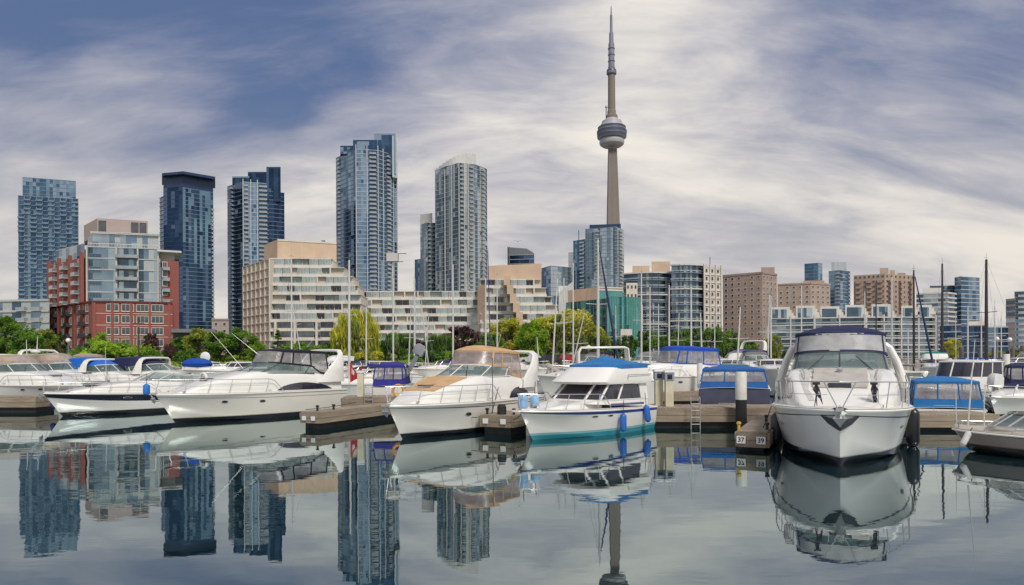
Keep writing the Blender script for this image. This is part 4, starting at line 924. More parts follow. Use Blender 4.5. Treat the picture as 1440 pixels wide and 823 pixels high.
# ---------------------------------------------------------------- boats
WHITE = (.78, .765, .72)
M_gel = mat('white_gelcoat', WHITE, .22, spec=.5, var=.04, vs=.8, coat=.35)
M_deck = mat('cream_deck', (.68, .66, .60), .55, var=.06, vs=2, bump=.1)
M_grl = mat('stainless_steel', (.55, .55, .55), .34, .75)
M_dk = mat('black_rubber', (.02, .02, .022), .6)
M_wind = mat('windshield_glass', (.20, .30, .29), .05, .2, spec=.9, alpha=.5, var=.2, vs=.5)
M_bglass = mat('cabin_window', (.035, .035, .05), .07, .2, spec=.9, var=.5, vs=1.5)
M_vinyl = mat('clear_vinyl', (.40, .38, .40), .28, .0, spec=.8, alpha=.46, var=.3, vs=2, bump=.5)
M_seat = mat('seat_vinyl', (.45, .42, .38), .6)
M_helm = mat('helm_console', (.09, .09, .10), .5)
M_rope = mat('dark_rope', (.03, .03, .035), .9)
M_alum = mat('mast_aluminium', (.66, .65, .62), .4, .4, var=.05)
M_wood = None
def canvas(name, c): return mat('canvas_'+name, c, .85, spec=.2, var=.12, vs=2.5, bump=.35)
C_black, C_navy, C_blue, C_bright, C_tan, C_beige, C_green, C_indigo = canvas('black', (.02, .02, .032)), canvas('navy', (.028, .032, .085)), canvas('blue', (.015, .07, .33)), canvas('bright_blue', (.03, .16, .40)), canvas('tan', (.52, .34, .18)), canvas('beige', (.36, .29, .225)), canvas('green', (.02, .20, .15)), canvas('indigo', (.035, .035, .22))
HULLM = {}
def hullmat(name, col, bottom, stripe=None, zb=.05, zs=.14):
    key = 'hull_'+name
    low = []
    if stripe: low.append((zs, stripe))
    else: low.append((zb+.03, tuple(c*.62 for c in (col[0], col[1]*.95, col[2]*.8))))
    low.append((zb, bottom))
    return mat(key, col, .2, spec=.5, var=.035, vs=.7, coat=.4, low=low, dirt=.10)
DKB = (.012, .013, .018)
class Hull:
    def __init__(s, L, B, zb, zs, full=2.3, q=.75, rake=.13, flare=.5, keel=-.5, curve=1.7):
        s.L, s.B, s.zb, s.zs_, s.full, s.q, s.rake, s.flare, s.keel, s.curve = L, B, zb, zs, full, q, rake, flare, keel, curve
    def bs(s, t):
        if t < .45: return s.B/2*(.92+.08*math.sin(math.pi/2*t/.45))
        u = (t-.45)/.55; return s.B/2*max(0, 1-u**s.full)**s.q
    def sheer(s, t): return s.zs_+(s.zb-s.zs_)*t**s.curve
    def bc(s, t): u = max(0, (t-.25)/.75); return s.bs(t)*(.90-s.flare*u**1.6)
    def zc(s, t): u = max(0, (t-.35)/.65); return -.04+.52*s.zb*u**2.6
    def zk(s, t): u = max(0, (t-.6)/.4); return s.keel+(.12+(-s.keel)*.75)*u**2.2
    def X(s, t, z): return s.L*(t-(1-min(1, max(0, (z-s.keel)/(s.zb-s.keel))))*s.rake*t**3)-s.L/2
    def side(s, t, v, off=0.0, sg=1):
        a, b = s.bc(t), s.bs(t); z0, z1 = s.zc(t), s.sheer(t); u = max(0, (t-.4)/.6)
        y = a+(b-a)*v**(1+.7*u)+.04*math.sin(math.pi*v)*(1-u); z = z0+(z1-z0)*v
        return Vector((s.X(t, z)+off*u*.6, sg*(y+off), z))
def tt(n, end=1.0):
    return [end*(1-(1-i/n)**1.35) for i in range(n+1)]
def build_hull(h, mats, root, stripes=(), n=30, nv=10):
    b = MB(); rings = []; vs = sorted(set([i/nv for i in range(nv+1)] + [q for s in stripes for q in s[:2]]))
    for t in tt(n):
        k = Vector((h.X(t, h.zk(t)), 0, h.zk(t))); ring = [h.side(t, v, 0, 1) for v in reversed(vs)]
        c = h.side(t, 0, 0, 1); ring.append(Vector(((c.x+k.x)/2, c.y*.52, (c.z+k.z)/2-.03))); ring.append(k)
        ring += [Vector((p.x, -p.y, p.z)) for p in reversed(ring[:-1])]; rings.append(ring)
    ms = []; N = len(rings[0]); nvv = len(vs)
    for j in range(N-1):
        jj = j if j < nvv-1 else (N-2-j if N-2-j < nvv-1 else None); m = 0
        if jj is not None:
            v0, v1 = vs[nvv-2-jj], vs[nvv-1-jj]
            for a, c, mi in stripes:
                if v0 >= a-1e-6 and v1 <= c+1e-6: m = mi
        ms.append(m)
    b.loft(rings, ms, False); b.cap(rings[0][::-1], 0)
    return b.build('hull', mats, root, 40)
def deck(h, m, root, n=26, camber=.05, inset=.0):
    b = MB(); rings = []
    for t in tt(n, .995):
        w = h.bs(t)-inset; z = h.sheer(t)
        rings.append([Vector((h.X(t, z), w*k, z+.02+camber*(1-k*k))) for k in (1, .75, .4, 0, -.4, -.75, -1)])
    b.loft(rings, 0); b.build('deck', m, root, 40)
    b = MB()
    for s in (1, -1):
        b.tube([h.side(t, 1, .012, s) + Vector((0, 0, -.02)) for t in tt(22, .998)], .035, 6)
    b.build('rub_rail', _mats['white_gelcoat'] if not root.get('_rub') else root['_rub'], root, True)
class Trunk:
    "raised cabin top: half width k(x) of the hull half-beam, height hh(x) above the sheer; x measured from the stern as a fraction"
    def __init__(s, h, t0, t1, k, hh): s.h, s.t0, s.t1, s.k, s.hh = h, t0, t1, k, hh
    prof = [(1, 0), (.985, .35), (.94, .72), (.86, .93), (.72, 1.0), (.38, 1.04), (0, 1.06)]
    def sec(s, t, sg=1):
        w = s.h.bs(t)*s.k(t); H = s.hh(t); z = s.h.sheer(t)+.02
        return [Vector((s.h.L*t-s.h.L/2, sg*w*a, z+H*b)) for a, b in s.prof]
    def top(s, t): return s.h.sheer(t)+.02+s.hh(t)*1.04
    def side(s, t, v, sg=1, off=.012):
        q = s.sec(t, 1); k = v*3; i = min(2, int(k)); p = q[i].lerp(q[i+1], k-i); return Vector((p.x, sg*(p.y+off), p.z+off*.3))
    def build(s, m, root, name='cabin', n=24):
        b = MB(); rings = []
        for i in range(n+1):
            t = s.t0+(s.t1-s.t0)*i/n; a = s.sec(t); rings.append(a+[Vector((p.x, -p.y, p.z)) for p in reversed(a[:-1])])
        b.loft(rings, 0, False, True); b.build(name, m, root, 50)
def patch(fn, ts, v0, v1, m, root, name, nv=4, sides=(1, -1)):
    for sg in sides:
        b = MB(); rings = [[fn(t, v0(t)+(v1(t)-v0(t))*j/nv, sg) for j in range(nv+1)] for t in ts]
        b.loft(rings, 0); b.build(name, m, root, True)
def uring(xa, xf, w, za, zf, c=None, e=2.4, n=10, na=4):
    c = c or w*1.0; x1 = xf-c; p = [(xa+(x1-xa)*i/na, w) for i in range(na)]
    for i in range(n+1):
        a = math.pi/2*i/n; p.append((x1+c*math.sin(a)**(2/e), w*max(0, math.cos(a))**(2/e)))
    p += [(x, -y) for x, y in reversed(p[:-1])]
    return [Vector((x, y, za+(zf-za)*(x-xa)/(xf-xa))) for x, y in p]
def shell(rA, rB, m, root, name, closed=True): b = MB(); b.loft([rA, rB], 0, closed); return b.build(name, m, root, 40)
def posts(rA, rB, idx, r, m, root, name='post'):
    for i in idx: b = MB(); b.tube([rA[i], rB[i]], r, 5); b.build(name, m, root)
def ringtube(r, rad, m, root, name, closed=True):
    b = MB(); q = list(r)+([r[0]] if closed else []); b.tube(q, rad, 5); b.build(name, m, root, True)
def domecap(ring, h, m, root, name='canvas_top', drop=.1, over=.03):
    c = sum(ring, Vector((0, 0, 0)))/len(ring); b = MB(); rs = []
    rs.append([c+(p-c)*(1+over)+Vector((0, 0, -drop)) for p in ring])
    for f in (1.0+over, .96, .8, .5, .2): rs.append([Vector((c.x+(p.x-c.x)*f, c.y+(p.y-c.y)*f, p.z+(c.z-p.z)*(1-f)+h*(1-f**2.2))) for p in ring])
    b.loft(rs, 0, True); b.cap(rs[-1], 0); b.build(name, m, root, 50)
def rail(h, t0, t1, ht, root, n=6, r=.016, m=None, mid=True, tip=.12, step=.13):
    m = m or M_grl; ts = [t0+(t1-t0)*i/n for i in range(n+1)]
    def pt(t, z, sg): w = max(h.bs(t)-.09, .0); return Vector((h.X(t, h.sheer(t)), sg*w, h.sheer(t)+.04+z))
    b = MB(); fine = [t0+(t1-t0)*i/20 for i in range(21)]
    top = [pt(t, ht*min(1, (t-t0)/(step*.5+1e-6)) if t < t0+step*.5 else ht, 1)+Vector((.10 if t > .9 else 0, 0, 0)) for t in fine]
    nose = [Vector((h.X(1, h.zb)+tip, 0, h.zb+.04+ht))]
    b.tube(top+nose+[Vector((p.x, -p.y, p.z)) for p in reversed(top)], r, 6, 0, False)
    if mid:
        md = [pt(t, ht*.5, 1) for t in fine[4:]]; b.tube(md, r*.45, 4); b.tube([Vector((p.x, -p.y, p.z)) for p in md], r*.45, 4)
    b.build('bow_rail', m, root, True)
    for t in ts[1:]:
        for sg in (1, -1): q = MB(); q.tube([pt(t+.012, 0, sg), pt(t-.006, ht, sg)+Vector((.10 if t > .9 else 0, 0, 0))], r*.9, 5); q.build('stanchion', m, root)
def sweep(path, hx, hz, m, root, name):
    "box section swept along a path in a plane across the boat; hx half width fore-aft, hz half thickness"
    b = MB(); rs = []
    for i, p in enumerate(path):
        p = Vector(p); a = Vector(path[min(i+1, len(path)-1)])-Vector(path[max(i-1, 0)]); a.normalize()
        n = a.cross(Vector((1, 0, 0))); n.normalize(); x = hx[i] if isinstance(hx, (list, tuple)) else hx; z = hz[i] if isinstance(hz, (list, tuple)) else hz
        X = Vector((1, 0, 0))
        rs.append([p+X*x*.8+n*z, p+X*x+n*z*.3, p+X*x-n*z*.3, p+X*x*.8-n*z, p-X*x*.8-n*z, p-X*x-n*z*.3, p-X*x+n*z*.3, p-X*x*.8+n*z])
    b.loft(rs, 0, True, True); return b.build(name, m, root, 40)
def arch(x, w, z0, z1, lean, root, m=None, wr=.35, wt=.16, th=.07, name='radar_arch', flare=False):
    m = m or M_gel; P_ = []; H = []; 
    for s, zf in (((1.03, 0), (.98, .25), (.90, .6), (.80, .88), (.70, .985), (.35, 1.0), (0, 1.0)) if flare else ((1, 0), (1, .35), (1, .7), (.93, .9), (.78, .985), (.4, 1.0), (0, 1.0))): P_.append((x+lean*min(1, zf*1.0), w*s, z0+(z1-z0)*zf)); H.append(wr+(wt-wr)*min(1, zf*1.15))
    P2 = P_+[(a, -b, c) for a, b, c in reversed(P_[:-1])]; H2 = H+list(reversed(H[:-1])); return sweep(P2, H2, th, m, root, name)
def cleat(p, root, m=None):
    b = MB(); x, y, z = p; b.tube([(x-.12, y, z+.06), (x-.04, y, z+.07), (x+.04, y, z+.07), (x+.12, y, z+.06)], [.012, .02, .02, .012], 6); b.tube([(x-.04, y, z), (x-.04, y, z+.07)], .015, 5); b.tube([(x+.04, y, z), (x+.04, y, z+.07)], .015, 5); b.build('cleat', m or M_grl, root)
def portlight(h, t, v, root, a=.16, c=.075, sides=(1, -1)):
    for sg in sides:
        p = h.side(t, v, .012, sg); q = h.side(t+.01, v, .012, sg); r_ = h.side(t, v+.03, .012, sg); u = (q-p).normalized(); w = (r_-p).normalized()
        b = MB(); i = len(b.v)
        nrm = u.cross(w)*(1 if sg < 0 else -1)*-1
        ring = [p+u*a*math.cos(g)+w*c*math.sin(g) for g in [2*math.pi*k/16 for k in range(16)]]; ri = [p+u*a*.82*math.cos(g)+w*c*.75*math.sin(g)+Vector((0, sg*.008, 0)) for g in [2*math.pi*k/16 for k in range(16)]]
        b.loft([ring, ri], 1, True); b.cap(ri, 0); b.build('porthole', [M_bglass, M_grl], root)
def boat(name, label, cat, tip, dirn, L, group=None):
    "tip: world XY of the bow tip, dirn: unit vector from bow towards stern"
    d = Vector(dirn).normalized(); c = Vector(tip)+d*L/2
    return empty(name, label, cat, (c.x, c.y, 0), math.atan2(-d.y, -d.x), group)
def W(root, p): return (Matrix.Translation(root.location) @ Matrix.Rotation(root.rotation_euler[2], 4, 'Z')) @ Vector(p)
def fender(p, H, r, col, label, root=None, group='boat fenders', tilt=0, rope=.5, name='fender'):
    e = empty(name, label, 'fender', p, 0, group); e.rotation_euler = (0, tilt, 0)
    b = MB(); pr = [(r*.25, -H/2-.03), (r*.6, -H/2)]+[(r*(1-.55*(1-k)**2), -H/2+H*.13*k) for k in (.3, .6, 1)]+[(r*(1-.55*(k)**2), H/2-H*.13*(1-k)) for k in (0, .4, .7)]+[(r*.55, H/2), (r*.22, H/2+.04)]
    b.lathe(pr, n=18); b.build('body', mat('fender_'+label.split()[0], col, .35, coat=.2, var=.08, dirt=.15), e, True)
    b = MB(); b.tube([(0, 0, H/2), (0.02, 0, H/2+rope)], .012, 5); b.build('rope', M_rope, e)
    return e
def line(a, c, sag, label, r=.014, m=None):
    a, c = Vector(a), Vector(c); b = MB(); o = a.copy(); b.tube([a.lerp(c, i/10)-o-Vector((0, 0, sag*4*(i/10)*(1-i/10))) for i in range(11)], r, 5)
    q = b.build('mooring_line', m or M_rope); q.location = o; tag(q, label, 'rope', 'mooring lines')
def helm(root, x, w, z):
    b = MB(); b.box(x-.3, x+.3, -w, w, z-.45, z-.05); b.box(x+.1, x+.5, -w*.9, w*.9, z-.05, z+.1); b.build('dashboard', M_helm, root)
    for y in (-w*.5, w*.5):
        b = MB(); b.box(x-1.3, x-.75, y-.28, y+.28, z-.55, z-.35); b.box(x-1.42, x-1.28, y-.28, y+.28, z-.4, z+.2); b.tube([(x-1.0, y, z-.55), (x-1.0, y, z-1.0)], .06); b.build('helm_seat', M_seat, root)
    b = MB(); ring = [(x-.38-.05*math.sin(g), w*.45+.2*math.cos(g), z+.05+.2*math.sin(g)) for g in [2*math.pi*k/14 for k in range(15)]]; b.tube(ring, .015, 5, 0, False); b.build('steering_wheel', M_dk, root)

def express(name, label, tip, dirn, L, B, zb, zs, hullm, o):
    "express cruiser; o: options. x fractions are from the stern"
    h = Hull(L, B, zb, zs, **o.get('hull', {})); root = boat(name, label, o.get('cat', 'motorboat'), tip, dirn, L, o.get('group'))
    mats = [hullm]+o.get('stripemats', []); build_hull(h, mats, root, o.get('stripes', ()), nv=10); deck(h, M_deck, root)
    hb, ht = o.get('th', (.9, 1.0)); ta, tb, tf = o.get('tx', (.02, .56, .93))
    def hh(t):
        if t > tb: u = (t-tb)/(tf-tb); return max(.0, hb*(1-u**1.5))*(1)
        if t > .3: return hb
        return hb*(1-.25*(.3-t)/.3)
    tr = Trunk(h, ta, tf, lambda t: (.86 if t < .5 else .86-.16*(t-.5)), hh); tr.build(M_gel, root)
    x = lambda f: L*f-L/2
    ztop = tr.top(tb)
    w0 = h.B/2*.78
    if o.get('ws', True):
        wa, wf0, wf1, wh = o.get('wx', (.28, .60, .52, .52))
        zt_a = h.sheer(wa)+tr.hh(wa)*.93; zt_f = tr.top(wf0)-.04
        r0 = uring(x(wa), x(wf0), w0*.96, zt_a+.04, zt_f, c=w0*1.1); r1 = uring(x(wa)-.1, x(wf1), w0*.90, zt_a+wh*.75, zt_f+wh, c=w0*1.0)
        shell(r0, r1, M_wind, root, 'windshield', False)
        n = len(r0); ringtube(r0, .022, o.get('wsm', M_gel), root, 'windshield_sill', False); ringtube(r1, .026, o.get('wsm', M_gel), root, 'windshield_frame', False)
        posts(r0, r1, [n//2, n//2-7, n//2+7, 1, n-2], .022, o.get('wsm', M_gel), root, 'windshield_post')
        for k in (-4, 4):
            b = MB(); a, c = r0[n//2+k]+Vector((.03, 0, .03)), r1[n//2+k-(1 if k > 0 else -1)*3]; b.tube([a, a.lerp(c, .75)+Vector((.03, 0, .02))], .012, 4); b.build('wiper', M_dk, root)
        helm(root, x(wf1)-.5, w0*.6, zt_a+.2)
        cv = o.get('cv')
        if cv:
            ca, cf, ch, cc, cdome = cv['xa'], cv['xf'], cv['h'], cv['m'], cv.get('dome', .18)
            zc = zt_f+wh+ch; e0 = uring(x(ca)-.0, x(wf1), w0*.90, zt_a+wh*.75 if ca >= wa-.01 else zt_a+.06, zt_f+wh+.02, c=w0*1.0) if cv.get('high') else uring(x(ca), x(wf1), w0*.92, h.sheer(ca)+tr.hh(ca)*.9, zt_f+wh+.02, c=w0*1.0)
            # below the windshield top the aft part of the enclosure reaches the coaming
            e1 = uring(x(ca)+cv.get('aft_in', .15), x(cf), w0*cv.get('wt', .84), zc-cv.get('dz', .08), zc, c=w0*.8)
            for i, p in enumerate(e0):
                if p.x > x(wa): p.z = max(p.z, r1[i].z-.02) if False else (zt_a+wh*.75+(zt_f+wh-zt_a-wh*.75)*(p.x-x(wa))/(x(wf1)-x(wa)))
            shell(e0, e1, cv.get('vinyl', M_vinyl), root, 'vinyl_enclosure', True)
            nn = len(e0)
            for i in cv.get('straps', [0, 2, 4, nn//2-7, nn//2+7, nn-5, nn-3, nn-1]):
                i %= nn; j = (i+1) % nn; b = MB(); a, c = e0[i], e1[i]; u = (e0[j]-e0[i]).normalized()*.045; off = Vector((0, .012*(1 if a.y > 0 else -1), 0))
                if abs(a.y) < w0*.3: off = Vector((.015, 0, 0))
                b.quad(a-u+off, a+u+off, c+u+off, c-u+off); b.build('canvas_strap', cc, root)
            b = MB(); b.loft([[p+(Vector((p.x-0, p.y, 0)).normalized()*.012) for p in e0], [p.lerp(q, .10)+Vector((p.x, p.y, 0)).normalized()*.012 for p, q in zip(e0, e1)]], 0, True); b.build('canvas_hem', cc, root)
            if cv.get('skirt'): b = MB(); b.loft([[p.lerp(q, cv['skirt'])+Vector((p.x, p.y, 0)).normalized()*.014 for p, q in zip(e0, e1)], [p+Vector((p.x, p.y, 0)).normalized()*.014 for p in e1]], 0, True); b.build('canvas_valance', cc, root)
            domecap(e1, cdome, cc, root)
    if o.get('arch'):
        ax, az, lean, wr = o['arch'][:4]; arch(x(ax), h.bs(ax)*(o['arch'][5] if len(o['arch']) > 5 else .90), h.sheer(ax)+tr.hh(ax)*.5, az, lean, root, wr=wr, wt=o['arch'][4] if len(o['arch']) > 4 else .16, flare=len(o['arch']) > 6, th=.11 if len(o['arch']) > 6 else .07)
    if o.get('rail', True): rail(h, *o.get('rl', (.45, .985)), o.get('rh', .55), root, n=6)
    for f in o.get('ports', ()): portlight(h, f[0], f[1], root, *(f[2:4] if len(f) > 2 else ()))
    for f in o.get('sidewin', ()):
        t0, t1, va, vb = f; ts = [t0+(t1-t0)*i/10 for i in range(11)]
        patch(lambda t, v, sg: tr.side(t, v, sg), ts, lambda t: va, lambda t: va+(vb-va)*max(.02, max(0, math.sin(math.pi*(t-t0)/(t1-t0)))**.55), M_bglass, root, 'cabin_window')
    # hatch, bow roller with anchor, cleats, swim platform
    b = MB(); tz = .74; b.box(x(tz)-.28, x(tz)+.28, -.28, .28, tr.top(tz)-.1, tr.top(tz)+.05); b.build('deck_hatch', M_bglass, root)
    b = MB(); X1 = h.X(1, zb); b.box(X1-.5, X1+.22, -.09, .09, zb-.02, zb+.05); b.build('bow_roller', M_grl, root)
    b = MB(); b.tube([(X1+.2, 0, zb+.02), (X1+.02, 0, zb-.32)], .03, 6); b.loft([[(X1+.14, -.16, zb-.2), (X1+.02, 0, zb-.42), (X1+.14, .16, zb-.2)], [(X1+.06, -.1, zb-.12), (X1-.04, 0, zb-.30), (X1+.06, .1, zb-.12)]], 0, True, True); b.build('anchor', M_grl, root)
    for t in (.9, .5):
        for sg in (1, -1): cleat((x(t), sg*(h.bs(t)-.12), h.sheer(t)+.04), root)
    b = MB(); b.box(-L/2-.75, -L/2-.003, -h.bs(0)*.88, h.bs(0)*.88, .22, .33); b.build('swim_platform', M_gel, root)
    return root, h, tr

def lifering(p, R_, label, rot, col=(.68, .66, .6), name='life_ring'):
    b = MB(); n = 20; rs = []
    for i in range(n):
        g = 2*math.pi*i/n; c = Vector((R_*math.cos(g), 0, R_*math.sin(g))); o = c.normalized()
        rs.append([c+o*.065*math.cos(k)+Vector((0, .065*math.sin(k), 0)) for k in [2*math.pi*j/8 for j in range(8)]])
    rs.append(rs[0]); b.loft(rs, 0, True); q = b.build(name, mat('ring_'+label.split()[0], col, .6), None, True); q.location = p; q.rotation_euler = rot; tag(q, label, 'life ring'); return q
def radar(p, label):
    e = empty('radar_dome', label, 'radar', p); b = MB(); b.lathe([(.1, 0), (.12, .12), (.27, .14), (.3, .2), (.28, .32), (.15, .38)], n=18); b.build('dome', M_gel, e, True)
def antenna(a, c, label, r=.013):
    a, c = Vector(a), Vector(c); b = MB(); b.tube([Vector((0, 0, 0)), (c-a)*.3, c-a], [r*1.4, r, r*.5], 6); o = b.build('whip_antenna', M_alum); o.location = a; tag(o, label, 'antenna', 'whip antennas')

AX1 = Vector((.58, .815)); AX2 = Vector((.5, .866))
bow = lambda px, py, d: P(px, py, d)
# --- C: large white cruiser with black canopy
t = bow(218, 555, 29.8)
rC, hC, trC = express('cabin_cruiser', 'large white cruiser with black canopy and dark arched side window, left of the brick-ended dock', (t.x, t.y), AX1, 9.5, 3.2, 1.32, 1.22, hullmat('cream_black', (.70, .67, .60), DKB, None, .20),
  dict(th=(.98, 1), tx=(.02, .52, .93), wx=(.20, .60, .47, .5), cv=dict(xa=.10, xf=.43, h=.62, m=C_black, dome=.10, skirt=.93, wt=.86), arch=(.10, 3.3, -.75, .85, .14), sidewin=[(.09, .45, .04, .40)], ports=((.74, .66), (.55, .68)), rh=.6, rl=(.42, .985), wsm=M_dframe,
  stripes=((.8, .83, 1),), stripemats=[mat('grey_pinstripe', (.30, .29, .30), .4)], hull=dict(rake=.13, flare=.48)))
b = MB(); b.box(1.0, 1.6, .9, 1.3, 0, .001); del b
# --- F: tan canopy cruiser
t = bow(545, 571, 23.3)
rF, hF, trF = express('cabin_cruiser', 'white cruiser with tan canopy and tan sun pad, moored left of the small flybridge boat', (t.x, t.y), AX2, 8.8, 3.1, 1.22, 1.15, hullmat('white_black', (.70, .68, .63), DKB, (.55, .54, .5), .19, .22),
  dict(th=(.98, 1), tx=(.02, .50, .93), wx=(.28, .60, .48, .5), cv=dict(xa=.16, xf=.44, h=.60, m=C_tan, dome=.22, wt=.86, vinyl=mat('pinkish_vinyl', (.42, .34, .34), .28, spec=.6, alpha=.5, var=.3, vs=2, bump=.5)), arch=(.14, 3.1, -.85, .75, .2), sidewin=[(.11, .32, .02, .46)], ports=((.66, .62), (.40, .62)), rh=.6, rl=(.42, .985),
  stripes=((.84, .87, 1),), stripemats=[mat('dark_pinstripe', (.05, .05, .07), .4)], hull=dict(rake=.125, flare=.46)))
b = MB(); ts = [.60+.2*i/8 for i in range(9)]
rs = []
for q in ts:
    s = trF.sec(q); rs.append([Vector((s[4].x, k*s[4].y*1.0, trF.h.sheer(q)+.055+trF.hh(q)*(1.0+.05*(1-k*k)))) for k in (-1, -.6, -.2, .2, .6, 1)])
b.loft(rs, 0); lo = [[p-Vector((0, 0, .07)) for p in r] for r in rs]; b.loft(lo, 0); b.loft([rs[0], lo[0]], 0); b.loft([rs[-1], lo[-1]], 0)
for side in (0, -1): b.loft([[r[side] for r in rs], [r[side] for r in lo]], 0)
b.build('sun_pad', C_tan, rF, 40)
# --- B: white boat with black stripe, left
t = bow(60, 552, 33.8)
rB, hB, trB = express('motorboat', 'white low motorboat with a black band along its hull at the left', (t.x, t.y), AX1, 8.9, 2.9, 1.22, 1.0, hullmat('white_grey', (.70, .69, .66), DKB, None, .20),
  dict(th=(.62, 1), tx=(.02, .46, .92), wx=(.10, .50, .38, .5), stripes=((.62, .92, 1),), stripemats=[mat('black_band', (.012, .014, .03), .25, coat=.4)], ports=((.62, .77, .22, .06),), rh=.5, rl=(.42, .985), hull=dict(rake=.14, flare=.5), wsm=M_gel))
# --- L: bow-on cruiser on the right
t = bow(1181, 577, 16.7); dL = Vector((t.x, t.y)).normalized()
rL, hL, trL = express('cabin_cruiser', 'large white cruiser seen bow-on with navy canopy and black fenders, right of dock 39', (t.x, t.y), dL, 9.2, 3.78, 1.50, 1.28, hullmat('white_bowon', (.70, .70, .68), DKB, None, .26),
  dict(th=(1.08, 1), tx=(.04, .50, .90), wx=(.26, .60, .50, .62), cv=dict(xa=.16, xf=.46, h=.62, m=C_navy, dome=.24, wt=.88, skirt=.84, vinyl=mat('milky_vinyl', (.50, .50, .50), .4, spec=.3, alpha=.72, var=.2, vs=2, bump=.5)), arch=(.24, 3.25, -.3, .6, .3, 1.0, 1), ports=((.70, .60, .14, .06),), rh=.66, rl=(.36, .985),
  stripes=((.80, .83, 1),), stripemats=[mat('navy_pinstripe', (.06, .06, .09), .4)], hull=dict(rake=.10, flare=.42, full=2.7, q=.62, keel=-.55, curve=1.5), wsm=M_dframe))
xf = lambda f: 9.2*f-4.6
b = MB()
for i, (t0, t1, z) in enumerate(((.60, .66, .05), (.665, .715, .03), (.72, .77, .02))):
    za, zb_ = trL.top(t0), trL.top(t1); w = .72
    b.loft([[(xf(t0), -w, za+.02), (xf(t0), w, za+.02), (xf(t0)+.02, w*.98, za+.09), (xf(t0)+.02, -w*.98, za+.09)], [(xf(t1), -w*.94, zb_+.02), (xf(t1), w*.94, zb_+.02), (xf(t1)-.02, w*.92, zb_+.08), (xf(t1)-.02, -w*.92, zb_+.08)]], 0, True, True)
b.build('sun_pad', M_seat, rL)
b = MB()
X1 = hL.X(1, 1.50); b.loft([[hL.side(.975, .83, .02, 1), hL.side(.985, .55, .02, 1), hL.side(.985, .55, .02, -1), hL.side(.975, .83, .02, -1)], [Vector((X1+.05, .04, 1.24)), Vector((X1-.1, .02, .98)), Vector((X1-.1, -.02, .98)), Vector((X1+.05, -.04, 1.24))]], 0, False); b.build('anchor_pocket', M_dframe, rL)
for s in (1, -1):
    b = MB(); b.tube([(xf(.56), s*1.02, trL.top(.56)-.02), (xf(.58), s*1.02, trL.top(.58)+.07), (xf(.68), s*.92, trL.top(.68)+.08), (xf(.70), s*.92, trL.top(.70)-.02)], .014, 6); b.build('hand_rail', M_grl, rL, True)
b = MB(); b.box(xf(.86), xf(.90), -.22, .22, 1.40, 1.52); b.tube([(xf(.84), 0, 1.44), (xf(.95), 0, 1.56)], .03, 6); b.build('windlass', M_grl, rL)
for s in (1, -1):
    b = MB(); t0s = [.62+.24*i/6 for i in range(7)]; rs = []
    for q in t0s:
        sc = trL.sec(q); y0, y1 = sc[4].y*.98, max(.78, sc[4].y*.55) if sc[4].y > .9 else sc[4].y*.8
        rs.append([Vector((sc[4].x, s*y, hL.sheer(q)+.03+trL.hh(q)*(1.0+.05*(1-(y/max(.1, sc[4].y))**2)))) for y in (y0, y1)])
    b.loft(rs, 0); b.build('nonskid_panel', mat('nonskid', (.52, .51, .47), .9, bump=.3, vs=6), rL)
for p in ((xf(.60), .95), (xf(.60), -.95)):
    b = MB(); b.lathe([(.05, 1.95), (.1, 2.1), (.02, 2.2)], c=p, n=10); b.build('deck_light', M_grl, rL)
b = MB(); b.lathe([(.06, trL.top(.64)), (.1, trL.top(.64)+.14), (.03, trL.top(.64)+.2)], c=(xf(.645), 0), n=10); b.build('searchlight', M_grl, rL)

